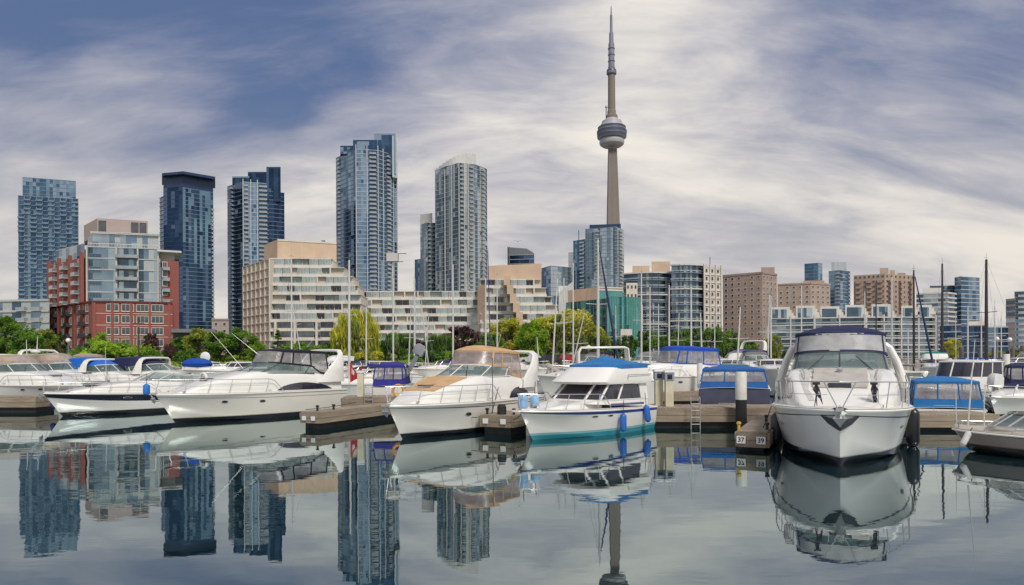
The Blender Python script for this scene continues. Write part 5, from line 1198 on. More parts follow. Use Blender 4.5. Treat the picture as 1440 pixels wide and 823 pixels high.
# --- H: small flybridge boat
def flybridge():
    L, B = 6.9, 2.75; t = bow(731, 578, 22.9); h = Hull(L, B, 1.05, .88, full=2.2, q=.8, rake=.14, flare=.52, keel=-.45, curve=1.4)
    M_teal = hullmat('white_teal', (.68, .67, .63), (.03, .24, .30), (.20, .42, .45), .16, .24)
    M_blue_s = mat('blue_band', (.02, .05, .28), .3, coat=.4)
    r = boat('flybridge_boat', 'small white flybridge boat with teal bottom and bright blue bridge cover', 'motorboat', (t.x, t.y), Vector((.66, .75)), L)
    build_hull(h, [M_teal, M_blue_s], r, ((.84, 1.0, 1),)); r['_rub'] = 0; del r['_rub']; deck(h, M_deck, r)
    x = lambda f: L*f-L/2
    tr = Trunk(h, .50, .90, lambda t: .72, lambda t: .30*(1-max(0, (t-.55)/.35)**1.6)); tr.build(M_gel, r, 'fore_cabin')
    # deckhouse: wall, window band, flybridge
    za = h.sheer(.2)+.02; w = B/2*.86
    a0 = uring(x(.08), x(.66), w, za, h.sheer(.6)+.22, c=.9, e=3.2); a1 = uring(x(.08), x(.61), w*.97, za+.30, h.sheer(.6)+.33, c=.85, e=3.2); a2 = uring(x(.08), x(.50), w*.90, za+.86, za+.93, c=.7, e=3.2)
    b = MB(); b.loft([a0, a1], 0, True); b.build('deckhouse', M_gel, r, 40)
    shell(a1, a2, M_bglass, r, 'window_band', True)
    n = len(a1); posts(a1, a2, [0, 3, n//2-8, n//2-3, n//2+3, n//2+8, n-4, n-1], .05, M_gel, r, 'window_post')
    ringtube(a1, .025, M_gel, r, 'window_sill')
    # solid aft quarter of the deckhouse side
    b3 = MB()
    for s in (1, -1):
        q = [Vector((x(.08), s*(w*.985), za+.0)), Vector((x(.14), s*(w*.985), za)), Vector((x(.155), s*(w*.935), za+.9)), Vector((x(.08), s*(w*.935), za+.9))]; b3.loft([q, [p-Vector((0, s*.05, 0)) for p in q]], 0, True, True)
    b3.build('side_pillar', M_gel, r)
    f0 = uring(x(.05), x(.575), w*1.02, za+.90, za+.93, c=1.0, e=2.8); f1 = uring(x(.05), x(.60), w*1.04, za+1.0, za+1.02, c=1.0, e=2.8); f2 = uring(x(.06), x(.44), w*.90, za+1.62, za+1.58, c=.8, e=2.8); f3 = uring(x(.07), x(.43), w*.86, za+1.60, za+1.56, c=.8, e=2.8); f4 = uring(x(.08), x(.5), w*.86, za+1.04, za+1.04, c=.8, e=2.8)
    b = MB(); b.loft([f0, f1, f2, f3, f4], 0, True); b.cap(f4, 0); b.cap(f0[::-1], 0); b.build('flybridge', M_gel, r, 40)
    # blue fitted cover with peak
    g0 = uring(x(.055), x(.452), w*.93, za+1.50, za+1.46, c=.8, e=2.8); g1 = uring(x(.055), x(.447), w*.91, za+1.66, za+1.62, c=.8, e=2.8)
    pk = Vector((x(.27), 0, za+1.98)); b = MB(); rs = [g0, g1]
    for k in (.25, .5, .75, .97): rs.append([Vector((p.x+(pk.x-p.x)*k, p.y*(1-k), p.z+(pk.z-p.z)*(k**1.35)+.0)) for p in g1])
    b.loft(rs, 0, True); b.cap(rs[-1]); b.build('bridge_cover', C_bright, r, 50)
    rail(h, .48, .985, .52, r, n=5, mid=False)
    b = MB()
    for s in (1, -1): b.tube([(x(.05), s*(w*1.03), za+1.0), (x(.05), s*(w*1.03), za+1.25), (x(.3), s*(w*1.05), za+1.25), (x(.3), s*(w*1.03), za+1.02)], .015, 5)
    b.build('grab_rail', M_grl, r, True)
    for t_, v in ((.62, .76), (.50, .78)): portlight(h, t_, v, r, .16, .035)
    ts = [.12+.34*i/6 for i in range(7)]; patch(lambda t, v, sg: Vector((x(t), sg*(w*.988+.014), h.sheer(t)+v)), ts, lambda t: .12, lambda t: .20, mat('faded_blue_stripe', (.10, .11, .24), .5), r, 'stripe')
    b = MB(); b.box(h.X(1, 1)-.5, h.X(1, 1)+.28, -.14, .14, 1.02, 1.08); b.build('bow_pulpit', M_gel, r)
    b = MB(); b.tube([(h.X(1, 1)-.9, 0, 1.1), (h.X(1, 1)-.9, 0, 1.2), (h.X(1, 1)-.6, 0, 1.2)], .05, 6); b.build('windlass', M_grl, r)
    b = MB(); b.box(-L/2-.25, -L/2-.003, -1.1, 1.1, .2, .28); b.build('swim_platform', M_gel, r)
    helm(r, x(.42), w*.5, za+.25)
    # fenders on the near side
    for k, (t_, z_) in enumerate(((.42, .45), (.16, .66))):
        p = W(r, h.side(t_, 1, .15, 1)); p.z = z_; fender(p, .62, .125, (.02, .13, .48), ('blue fender on the near side of the flybridge boat, the one nearer its bow', 'azure fender at the stern quarter of the flybridge boat')[k], tilt=(0, -.12)[k])
    p = P(735, 565, 23.2); fender(p, .5, .16, (.25, .45, .70), 'pale blue fender tucked in the bow rail of the flybridge boat'); p = P(752, 566, 23.8); fender(p, .45, .16, (.25, .45, .70), 'pale blue fender behind the first one in the flybridge boat rail')
    return r, h
rH, hH = flybridge()

# --- O: low open runabout at the right edge
def runabout():
    L, B = 6.4, 2.5; t = P(1340, 601, 20.4); h = Hull(L, B, .66, .60, full=2.4, q=.62, rake=.10, flare=.35, keel=-.3, curve=1.6)
    m = hullmat('taupe', (.30, .26, .24), (.02, .02, .022), None, .24); r = boat('runabout', 'low open runabout with taupe hull and white deck at the right edge', 'motorboat', (t.x, t.y), Vector((.76, -.65)), L)
    build_hull(h, [m, mat('maroon_band', (.035, .02, .028), .3)], r, ((.86, .985, 1),)); deck(h, mat('taupe_deck', (.46, .42, .36), .5), r, camber=.10)
    x = lambda f: L*f-L/2; tr = Trunk(h, .1, .84, lambda t: .74, lambda t: .16*(1-max(0, (t-.6)/.24)**2)); tr.build(M_deck, r, 'foredeck')
    r0 = uring(x(.30), x(.86), B/2*.66, .78, .84, c=.5, e=3.5); r1 = uring(x(.30), x(.79), B/2*.62, 1.12, 1.18, c=.45, e=3.5); shell(r0, r1, mat('smoked_glass', (.10, .13, .14), .05, spec=.9, alpha=.75), r, 'windshield', False); n = len(r0)
    ringtube(r1, .014, M_dframe, r, 'windshield_frame', False); posts(r0, r1, [1, 4, n//2-7, n//2-3, n//2+3, n//2+7, n-5, n-2], .024, M_alum, r, 'windshield_post')
    rail(h, .45, .96, .16, r, n=5, mid=False, tip=-.1)
    p = W(r, (x(.90), -h.bs(.90)-.08, .42)); p2 = P(1358, 617, 19.4); fender(p2, .42, .085, (.62, .60, .60), 'whitish fender hanging at the bow of the runabout', tilt=.5, rope=.15)
    cleat((x(.93), 0, .76), r); b = MB(); b.tube([(x(.97), .0, .70), (x(.97), 0, .82)], .03); b.build('bow_light', M_grl, r)
runabout()

# --- stern-on boats behind the main dock
def sternboat(label, pxl, pxr, ydeck, ytop, d, hcol, cm, vin=M_vinyl, L=6.5, wc=.94, stripe=None, ybase=None, name='motorboat', open_back=False, canvas_sides=False):
    a, c = P(pxl, ydeck, d), P(pxr, ydeck, d); B = (c-a).length; zs = a.z; zt = P((pxl+pxr)/2, ytop, d+1).z
    mid = (a+c)/2; ax = Vector((mid.x, mid.y)).normalized(); ax = (ax+Vector((.15, .6))).normalized(); tip = Vector((mid.x, mid.y))+ax*L
    r = boat(name, label, 'motorboat', tip, -ax, L); h = Hull(L, B, zs+.25, zs, keel=-.35)
    build_hull(h, [hcol]+([stripe] if stripe else []), r, ((.55, .75, 1), (.9, .98, 1)) if stripe else ()); deck(h, M_deck, r); x = lambda f: L*f-L/2
    w = B/2*wc; r0 = uring(x(.04), x(.62), w*.95, zs+.04, zs+.15, c=w*.8); r1 = uring(x(.05), x(.56), w*.92, zs+.04+(zt-zs)*.28, zs+.2+(zt-zs)*.30, c=w*.8); r2 = uring(x(.10), x(.50), w*.84, zt-.16, zt-.16, c=w*.7)
    shell(r0, r1, cm, r, 'canvas_skirt'); shell(r1, r2, vin, r, 'vinyl_enclosure'); n = len(r1)
    for i in (0, 2, 4, 9, n-10, n-5, n-3, n-1):
        b = MB(); b.tube([r1[i], r2[i]], .035, 4); b.build('canvas_strap', cm, r)
    for f in (.36, .68):
        b = MB(); p0, p1 = r1[0].lerp(r1[-1], f), r2[0].lerp(r2[-1], f); b.tube([p0, p1], .03, 4); b.build('canvas_strap', cm, r)
    domecap(r2, .16, cm, r, drop=.12, over=.05); helm(r, x(.45), w*.5, zs+.35)
    b = MB(); b.box(-L/2-.4, -L/2-.003, -B*.42, B*.42, .3, .36); b.build('swim_platform', M_gel, r)
    b = MB(); b.tube([(-L/2-.35, B*.2, .36), (-L/2-.35, B*.2, .8), (-L/2-.35, -B*.05, .8), (-L/2-.35, -B*.05, .36)], .015, 5); b.build('boarding_rail', M_grl, r)
    rail(h, .5, .98, .4, r, n=4, mid=False)
    return r, h
M_navyhull = mat('hull_navy_stripes', (.07, .075, .12), .3, coat=.3)
sternboat('navy-hulled boat with royal blue canopy seen from astern behind the white piling', 980, 1084, 548, 514, 30.0, M_navyhull, canvas('royal', (.025, .11, .33)), L=7.5, stripe=M_gel)
sternboat('small white boat with bright blue framed canvas enclosure, right of the bow-on cruiser', 1286, 1382, 576, 530, 28.0, M_gel, C_bright, L=6.0)
# ---------------------------------------------------------------- docks
def woodmat(name, c, along):
    m = bpy.data.materials.new(name); m.use_nodes = True; N = m.node_tree.nodes; Lk = m.node_tree.links; p = N['Principled BSDF']; p.inputs['Roughness'].default_value = .9
    tc = N.new('ShaderNodeTexCoord'); mp = N.new('ShaderNodeMapping'); mp.inputs['Scale'].default_value = (.6, 9, 9) if along else (9, .6, 9); Lk.new(tc.outputs['Object'], mp.inputs[0])
    n = N.new('ShaderNodeTexNoise'); n.inputs['Scale'].default_value = 1.6; n.inputs['Detail'].default_value = 7; n.inputs['Roughness'].default_value = .65; Lk.new(mp.outputs[0], n.inputs['Vector'])
    n2 = N.new('ShaderNodeTexNoise'); n2.inputs['Scale'].default_value = .9; n2.inputs['Detail'].default_value = 6; Lk.new(tc.outputs['Object'], n2.inputs['Vector'])
    r = N.new('ShaderNodeValToRGB'); e = r.color_ramp.elements; e[0].position = .3; e[0].color = (*[q*.45 for q in c], 1); e[1].position = .68; e[1].color = (*[q*1.2 for q in c], 1)
    a = N.new('ShaderNodeMath'); a.operation = 'MULTIPLY_ADD'; Lk.new(n.outputs[0], a.inputs[0]); a.inputs[1].default_value = .6; b = N.new('ShaderNodeMath'); b.operation = 'MULTIPLY'; Lk.new(n2.outputs[0], b.inputs[0]); b.inputs[1].default_value = .42; Lk.new(b.outputs[0], a.inputs[2])
    Lk.new(a.outputs[0], r.inputs[0]); Lk.new(r.outputs[0], p.inputs['Base Color'])
    return m
M_plank = woodmat('weathered_planks', (.33, .275, .21), False); M_side = woodmat('weathered_fascia', (.28, .225, .165), True); M_float = mat('dock_float', (.022, .021, .022), .8, var=.3)
def dock(label, a, c, w, top, thick=.42, name='floating_dock', plates=None, planks=True, fascia=None):
    "deck centre line from a to c (XY), width w"
    a, c = Vector(a), Vector(c); u = (c-a).normalized(); L = (c-a).length
    r = empty(name, label, 'dock', (a.x, a.y, 0), math.atan2(u.y, u.x), 'docks of the marina')
    b = MB(); x = 0.0; rnd = random.Random(hash_(label))
    pw = .15 if L < 14 else .3
    while x < L-.02:
        x2 = min(L, x+pw); dz = rnd.uniform(-.006, .004); b.box(x+.005, x2-.005, -w/2, w/2, top-.05+dz, top+dz); x = x2
    b.build('planking', M_plank, r)
    b = MB(); z0 = top-.055; h2 = thick/2
    for k in range(2):
        zz = z0-k*h2; e = .012*k
        for s in (1, -1): b.box(-.02+e, L+.02-e, s*(w/2+.02-e)-.045, s*(w/2+.02-e)+.045, zz-h2+.012, zz)
        for xx in (-.045+e, L-.045-e+.045): b.box(xx-.04, xx+.04, -w/2-.02+.05, w/2+.02-.05, zz-h2+.012, zz)
    b.build('fascia', fascia or M_side, r)
    b = MB(); b.box(.12, L-.12, -w/2+.12, w/2-.12, -.3, z0-thick+.02); b.build('float', M_float, r)
    return r
def text3d(parent, s, loc, rot, size, m, name='number'):
    cu = bpy.data.curves.new(name, 'FONT'); cu.body = s; cu.size = size; cu.align_x = 'CENTER'; cu.align_y = 'CENTER'; cu.extrude = .002; cu.offset = size*.02
    cu.materials.append(m); q = bpy.data.objects.new(name, cu); COL.objects.link(q); bpy.context.view_layer.update(); me = bpy.data.meshes.new_from_object(q.evaluated_get(bpy.context.evaluated_depsgraph_get())); bpy.data.objects.remove(q)
    me.materials.clear(); me.materials.append(m); o = bpy.data.objects.new(name, me); COL.objects.link(o); o.parent = parent; o.location = loc; o.rotation_euler = rot; return o
M_plate = mat('white_number_plate', (.72, .72, .70), .5, var=.04, dirt=.2); M_ink = mat('black_lettering', (.02, .02, .025), .6)
def plate(parent, s, y, z, size=.22):
    b = MB(); b.box(-.135, -.112, y-size*.58, y+size*.58, z-size*.5, z+size*.5); o = b.build('number_plate', M_plate, parent)
    if s: text3d(o, s, (-.139, y, z-.005), (R(90), 0, R(-90)), size*.86, M_ink)
def bollard(p, label, col=None):
    b = MB(); b.lathe([(.05, 0), (.045, .14), (.075, .17), (.07, .22), (.02, .24)], n=10); o = b.build('mooring_bollard', mat('bollard_yellow' if col else 'bollard_black', col or (.02, .02, .02), .5), None, True); o.location = p; tag(o, label, 'bollard', 'mooring bollards')
# finger 37/39
a = XY(1057, 20.4); c = XY(1086, 26.9); r = dock('finger dock with white number plates 37 and 39 on its end', a, c, .86, .60, .44)
plate(r, '37', .30, .34); plate(r, '39', -.26, .34)
u = (c-a).normalized(); n = Vector((u.y, -u.x))
for s, k, lab, col in ((-.42, .35, 'yellow bollard on the near left corner of the numbered dock', (.6, .38, .02)), (.38, .5, 'black bollard on the near right corner of the numbered dock', None), (.1, 3.4, 'small black bollard halfway along the numbered dock', None)):
    q = a+n*s+u*k; bollard((q.x, q.y, .60), lab, col)
# main dock (between flybridge boat and bow-on cruiser, then behind it)
dock('long main dock with ladder and white piling in front of the navy-hulled boat', XY(908, 28.4), XY(1100, 28.1), 2.0, .80, .52)
dock('main dock stretch behind the bow-on cruiser with the bright blue boat on it', XY(1262, 26.6), XY(1384, 26.4), 1.8, .62, .44)
# finger between C and F
a = XY(436, 27.6); u = Vector((.41, .91)); r = dock('finger dock between the two large cruisers with pale plates on its end', a, a+u*5.6, .95, .70, .42)
plate(r, '', .22, .44, .17); plate(r, '', -.24, .44, .17)
for k in (.4, 1.1): q = a+u*k; bollard((q.x-.1+.3*k, q.y, .70), ('black bollard at the tip of the dock between the cruisers', 'black bollard second from the tip of that same dock')[k > .5])
a = XY(697, 25.2); u = Vector((.46, .89)); r = dock('short finger dock between the tan canopy cruiser and the flybridge boat', a, a+u*4.5, 1.35, .72, .40)
plate(r, '', .38, .50, .19); plate(r, '', -.36, .50, .19)
q = a+u*.35; b = MB(); b.lathe([(.17, 0), (.17, .3), (.13, .34), (.13, .38)], n=14); o = b.build('mooring_post', M_dk, None, True); o.location = (q.x+.05, q.y, .72); tag(o, 'stout black post on the end of the short finger dock', 'mooring post')
for s, lab in ((-.5, 'black bollard left of the stout post on the short finger dock'), (.5, 'black bollard right of the stout post on the short finger dock')): bollard((q.x+s, q.y-s*.3, .72), lab)
b = MB(); b.tube([(0, 0, 0), (0, 0, 2.1)], .018, 6); o = b.build('boat_hook', mat('hook_pole', (.10, .10, .11), .4)); o.location = (q.x-.3, q.y+.4, .74); tag(o, 'dark pole standing on the short finger dock', 'pole')
# left docks
dock('weathered dock at the left edge in front of the beige canvas boat', XY(-60, 38.6), XY(66, 38.2), 1.6, .86, .55)
dock('dock behind the finger dock with the pale pedestal, under the stern of the black-canopy cruiser', XY(486, 33.5), XY(556, 33.6), 1.6, 1.0, .45)
# back rows
dock('second dock row beyond the green canopy boat', XY(925, 41), XY(1010, 41), 1.6, .8, .5)
dock('far dock row on the left', XY(60, 66), XY(520, 66), 2, .7, .4)
dock('far dock row in the middle', XY(560, 58), XY(860, 58), 2, .7, .4)
dock('far dock row behind the centre cruisers', XY(880, 68), XY(1260, 68), 2, .7, .4)
M_dwood = woodmat('dark_wet_timber', (.12, .10, .09), True)
dock('brown timber dock at the right, between the bright blue boat and the small cabin boats', XY(1372, 37), XY(1480, 33), 1.6, .75, .45)
dock('dark timber pier behind the hardtop boat at the right', XY(1368, 56), XY(1520, 54), 3, 1.55, .9, name='timber_pier', fascia=M_dwood)
dock('far dark pier along the quay at the right', XY(1322, 78), XY(1560, 78), 3, 2.1, 1.2, name='timber_pier', fascia=M_dwood)
def piling(px, ytop, d, r, ztop_black, label, white=True):
    g = P(px, ytop, d); b = MB(); z1 = g.z; zb = ztop_black; b.lathe([(r, -.3, 1), (r, zb, 1), (r*1.02, zb+.001, 0), (r*1.02, z1-.04, 0), (r*.9, z1, 0)], n=18)
    o = b.build('piling', [mat('white_piling_sleeve', (.66, .64, .57), .5, dirt=.2) if white else M_dwood, M_float], None, True); o.location = (g.x, d, 0); tag(o, label, 'piling', 'dock pilings')
piling(1042, 523, 26.7, .21, 1.15, 'thick white piling with black lower half in front of the navy-hulled boat')
piling(744, 585, 24.9, .11, -.2, 'short white plastic pile beside the flybridge boat bow')
piling(984, 511, 40.5, .16, .6, 'slim white post in front of the green canopy boat')
piling(1415, 498, 50, .22, 1.0, 'white piling at the dark pier on the right')
piling(1296, 507, 55, .10, .5, 'dark red-brown post behind the bow-on cruiser', False)
for k, (px, y) in enumerate(((1332, 492), (1352, 488), (1378, 490), (1398, 489), (1424, 490), (1438, 486))): piling(px, y, 76.2, .22, .5, ['first', 'second', 'third', 'fourth', 'fifth', 'sixth'][k]+' dark pile of the far right pier, counted from its left end', False)
def pedestal(px, d, H, label):
    g = XY(px, d); e = empty('power_pedestal', label, 'power pedestal', (g.x, g.y, .8), 0, 'dock power pedestals')
    b = MB(); b.prism([(-.16, -.14), (.16, -.14), (.16, .14), (-.16, .14)], 0, H-.35); b.build('post', mat('pedestal_cream', (.62, .57, .42), .6, dirt=.2), e)
    b = MB(); b.box(-.19, .19, -.17, .17, H-.35, H-.02); b.build('socket_box', mat('pedestal_blue_grey', (.30, .34, .42), .5), e)
    b = MB(); b.loft([[(-.22, -.2, H-.02), (.22, -.2, H-.02), (.22, .2, H-.02), (-.22, .2, H-.02)], [(-.2, -.18, H+.06), (.2, -.18, H+.06), (.2, .18, H+.06), (-.2, .18, H+.06)]], 0, True, True); b.build('cap', M_plate, e)
    b = MB(); b.lathe([(.06, H-.22), (.06, H-.16)], c=(0, -.17), n=8); b.box(-.1, .1, -.19, -.17, H-.3, H-.1); b.build('socket', M_dk, e)
pedestal(926, 28.6, 1.45, 'left one of the two cream power pedestals on the main dock'); pedestal(940.5, 28.2, 1.42, 'right one of the two cream power pedestals on the main dock')
g = XY(507, 33.2); e = empty('power_pedestal', 'pale post on the dock between the large cruisers', 'power pedestal', (g.x, g.y, 1.0), 0, 'dock power pedestals'); b = MB(); b.prism([(-.14, -.12), (.14, -.12), (.14, .12), (-.14, .12)], 0, 1.15); b.build('post', _mats['pedestal_cream'], e); b = MB(); b.box(-.17, .17, -.15, .15, 1.15, 1.25); b.build('cap', M_plate, e)
M_lad = mat('galvanised_steel', (.34, .34, .34), .6, .4)
def ladder(px, ytop, d, z0, w, label):
    g = P(px, ytop, d); e = empty('dock_ladder', label, 'ladder', (g.x, d, 0), 0, 'dock ladders'); z1 = g.z
    for s in (-1, 1):
        b = MB(); b.tube([(s*w/2, 0, z0), (s*w/2, 0, z1-.08), (s*w/2, .05, z1), (s*w/2, .35, z1)], .022, 7); b.build('side_rail', M_lad, e, True)
    k = z0+.15
    while k < z1-.1: b = MB(); b.tube([(-w/2, 0, k), (w/2, 0, k)], .02, 6); b.build('rung', M_lad, e); k += .27
ladder(978, 559, 26.95, -.25, .36, 'steel ladder on the face of the main dock left of the white piling')
ladder(518, 545, 32.6, .2, .4, 'pale ladder at the dock end between the large cruisers')
# big black fenders beside the bow-on cruiser
for px, py, d, lab, H in ((1284, 601, 21.3, 'big black cylindrical fender on the right side of the bow-on cruiser', 1.15), (1273, 593, 22.8, 'second black fender, half hidden behind the big one', 1.0)):
    p = P(px, py, d); fender(p, H, .19, (.010, .010, .016), lab, rope=.6)
p = P(1091, 602, 21.5); fender(p, .9, .16, (.025, .025, .04), 'black fender between the numbered dock and the bow-on cruiser')
p = P(206, 548, 33.2); fender(p, .5, .16, (.02, .16, .55), 'bright blue round fender at the bow gap between the two left boats'); 
# indigo V shaped wind fender pieces on the bow of the left boat: pale and dark blue
p = P(77, 563, 35.2); fender(p, .75, .17, (.03, .05, .20), 'dark blue fender under the bow of the black-banded boat', tilt=.3)
# life rings, rope coils
p = W(rC, (hC.L*.82-hC.L/2, -hC.bs(.82)+.02, hC.sheer(.82)+.42)); q = P(286, 533, 31.8)
lifering(q, .26, 'whitish life ring on the bow rail of the black-canopy cruiser', (0, 0, R(-35)))
q = P(560, 549, 31.5); lifering(q, .24, 'orange life ring on the dock beside the indigo canopy boat', (R(10), 0, R(10)), (.75, .34, .03))
q = P(1108, 546, 18.6); b = MB()
for k in range(4): b.tube([(.05*k-.08, (.11+.01*k)*math.cos(g_), .27*math.sin(g_)) for g_ in [2*math.pi*j/16 for j in range(17)]], .018, 5, 0, False)
o = b.build('rope_coil', mat('grey_rope', (.40, .38, .36), .9)); o.location = q; tag(o, 'coil of pale rope hung on the left rail of the bow-on cruiser', 'rope coil')
for px, lab in ((1148, 'dark rope bundle tied on the front rail of the bow-on cruiser, left of the anchor'), (1229, 'dark rope bundle tied on the front rail of the bow-on cruiser, right of the anchor')):
    q = P(px, 541, 17.5); b = MB()
    for k in range(7): s = random.Random(k*3+px); b.tube([(s.uniform(-.03, .03), s.uniform(-.02, .02), .03), (s.uniform(-.1, .1), 0, -.12), (s.uniform(-.12, .12)+.06, 0, -.34-.04*k), (s.uniform(-.02, .14), 0, -.14), (0, 0, .02)], .012, 5)
    b.tube([(-.08, 0, .03), (.08, 0, .03)], .04, 6); o = b.build('rope_bundle', M_rope); o.location = q; tag(o, lab, 'rope')
# mooring lines
line(P(591, 561, 26.6), P(672, 587, 25.4), .22, 'dark line looping from the tan canopy cruiser bow to the short finger dock')
line(P(1140, 569, 18.6), P(1101, 583, 20.8), .05, 'dark line from the bow-on cruiser bow to the numbered dock')
line(P(1092, 545, 20.6), P(1073, 602, 21.2), .1, 'long dark line from the bow-on cruiser rail down to the numbered dock')
line(P(1273, 528, 21.5), P(1284, 570, 22.5), .05, 'dark line along the right rail of the bow-on cruiser')
line(P(705, 528, 27.8), P(690, 588, 25.6), .02, 'line from the tan canopy cruiser side rail to the stout post')
line(P(235, 560, 31.8), P(214, 566, 35), .03, 'short line between the two left boats')
line(P(430, 576, 28), P(500, 566, 31), .04, 'slack line along the dock between the large cruisers')
line(P(735, 580, 23), P(722, 590, 25), .05, 'short line from the flybridge boat bow to the short finger dock')
# radar and antennas of the foreground boats
def strut(o_, label): pass
antenna(P(352, 530, 33.5), P(297, 467, 33.5), 'leaning whip antenna on the black-canopy cruiser, the lower left one', .009)
antenna(P(365, 500, 34.5), P(326, 469, 34.5), 'second leaning whip antenna near the black canopy', .009)
antenna(P(432, 488, 36), P(441, 477, 36), 'short antenna behind the black canopy')
antenna(P(693, 520, 28), P(705, 466, 28), 'slim antenna right of the tan canopy', .012)
antenna(P(757, 500, 32), P(755, 474, 32), 'short antenna on the radar arch of the tan canopy cruiser', .03)
antenna(P(1384, 600, 19), P(1384, 541, 19), 'thin white rod standing beside the runabout, nearer the dock', .014)
antenna(P(1361, 600, 19.2), P(1371, 478, 19.2), 'long white rod leaning beside the runabout windshield', .018)
antenna(P(1345, 596, 21), P(1344, 541, 21), 'short white rod in front of the bright blue canvas boat', .014)
antenna(P(38, 505, 44), P(37, 478, 44), 'long white antenna above the beige canvas boat', .03)
antenna(P(52, 492, 45), P(53, 472, 45), 'second antenna beside the radar of the beige canvas boat', .03)
antenna(P(150, 545, 40), P(148, 487, 40), 'thin antenna behind the black-banded boat', .02)
antenna(P(1166, 590-40, 19.5), P(1163, 518, 19.5), 'short rod on the foredeck of the bow-on cruiser', .012)

# ---------------------------------------------------------------- boats of the second row and beyond
def simple(name, label, px, py, d, dirn, L, B, zb, zs, hm, **o):
    t = P(px, py, d); o.setdefault('rail', True); o.setdefault('th', (.8, 1)); return express(name, label, (t.x, t.y), Vector(dirn), L, B, zb, zs, hm, o)
Hw = hullmat('white_plain', (.66, .65, .61), DKB, None, .08); Hb = hullmat('white_bluebottom', (.66, .65, .61), (.02, .09, .28), (.02, .09, .28), .2, .42); Hn = mat('hull_dark_navy', (.04, .045, .07), .3, coat=.3)
BW_ = dict(ws=True)
def cvs(c, **k): d = dict(xa=.14, xf=.44, h=.55, m=c, dome=.14, wt=.86, skirt=.7); d.update(k); return d
vb = mat('beige_vinyl', (.40, .35, .32), .3, alpha=.8, var=.3)
simple('cabin_cruiser', 'cruiser under beige canvas at the far left edge', 118, 549, 41, (-.94, .34), 9.5, 3.2, 1.35, 1.35, Hw, cv=cvs(C_beige, vinyl=vb, skirt=.35, h=.48, wt=.86, dome=.12, xa=.02), arch=(.30, 3.2, -.9, .5, .25), ports=((.78, .8), (.66, .8)))
simple('cabin_cruiser', 'second cruiser with beige canvas roof and radar, behind the first beige one', 150, 537, 47, (-.9, .43), 9, 3.1, 1.45, 1.3, Hw, cv=cvs(C_beige, vinyl=vb, skirt=.35, h=.6, wt=.86, dome=.14), arch=(.2, 3.6, -.6, .5, .2))
radar(P(50, 499, 47), 'white radar unit on top of the beige canvas cruiser')
simple('cabin_cruiser', 'white boat under bright blue canvas at the left, behind the black-banded boat', 225, 533, 48, (-.95, .3), 9, 3, 1.25, 1.2, Hw, cv=cvs(canvas('azure', (.02, .14, .55)), vinyl=canvas('azure', (.02, .14, .55)), h=.45, wt=.85, xa=.05, xf=.40), arch=(.36, 2.9, .5, .5, .18), rail=True)
simple('cabin_cruiser', 'white boat with dark navy canvas and slanted white arch, left of the blue sail cover', 300, 533, 49, (-.95, .3), 9.5, 3, 1.35, 1.2, Hw, cv=cvs(C_navy, vinyl=C_navy, h=.45, wt=.85, xa=.05, xf=.40), arch=(.40, 3.0, .5, .5, .18), rail=True)
# blue folded bimini on a frame above B
p = P(277, 510, 37.5); b = MB(); b.lathe([(.05, -.28), (.9, -.22), (1.0, -.05), (.8, .12), (.45, .22), (.08, .25)], n=20, sx=.85, sy=.5); o = b.build('folded_canvas', C_blue, None, True); o.location = p; tag(o, 'bundled royal blue canvas on the black-banded boat', 'canvas cover')
p = P(289, 502, 46); b = MB(); b.lathe([(.05, -.02), (.32, 0), (.34, .05), (.3, .08), (.04, .1)], n=18); o = b.build('radar_reflector', M_plate, None, True); o.location = p; o.rotation_euler = (R(90), 0, 0); tag(o, 'round grey disc above the blue canvas bundle', 'reflector')
# indigo canopy boat between C and F, seen from the stern quarter
a_, hh_ = sternboat('white boat with indigo framed canopy and grey outboard between the two large cruisers', 519, 569, 545, 509, 34.5, Hw, C_indigo, L=6.5, wc=.9)
def outboard(p, label, rz=0, tilt=.0, col=(.16, .17, .19), s=1.0):
    e = empty('outboard_motor', label, 'outboard motor', p, rz); e.rotation_euler = (0, tilt, rz); e.scale = (s, s, s)
    b = MB(); b.loft([[(x*k, y*k, z) for x, y in [(-.3, -.16), (-.34, 0), (-.3, .16), (.18, .19), (.28, 0), (.18, -.19)]] for z, k in ((.0, .85), (.12, 1), (.42, .95), (.55, .6))], 0, True, True); b.build('cowl', mat('cowl_'+label.split()[0], col, .3, coat=.4), e, 40)
    b = MB(); b.box(-.1, .1, -.06, .06, -.85, 0); b.box(-.28, .12, -.04, .04, -.9, -.85); b.build('leg', M_grey, e)
    b = MB(); b.lathe([(.02, -1.0), (.1, -.9)], n=8); b.tube([(-.24, 0, -.75), (-.30, .13, -.7), (-.30, -.12, -.82)], .03, 4); b.build('propeller', M_grl, e)
outboard(P(587, 499, 36), 'grey outboard motor tilted up behind the indigo canopy', .4, .5, (.24, .25, .27), 1.05)
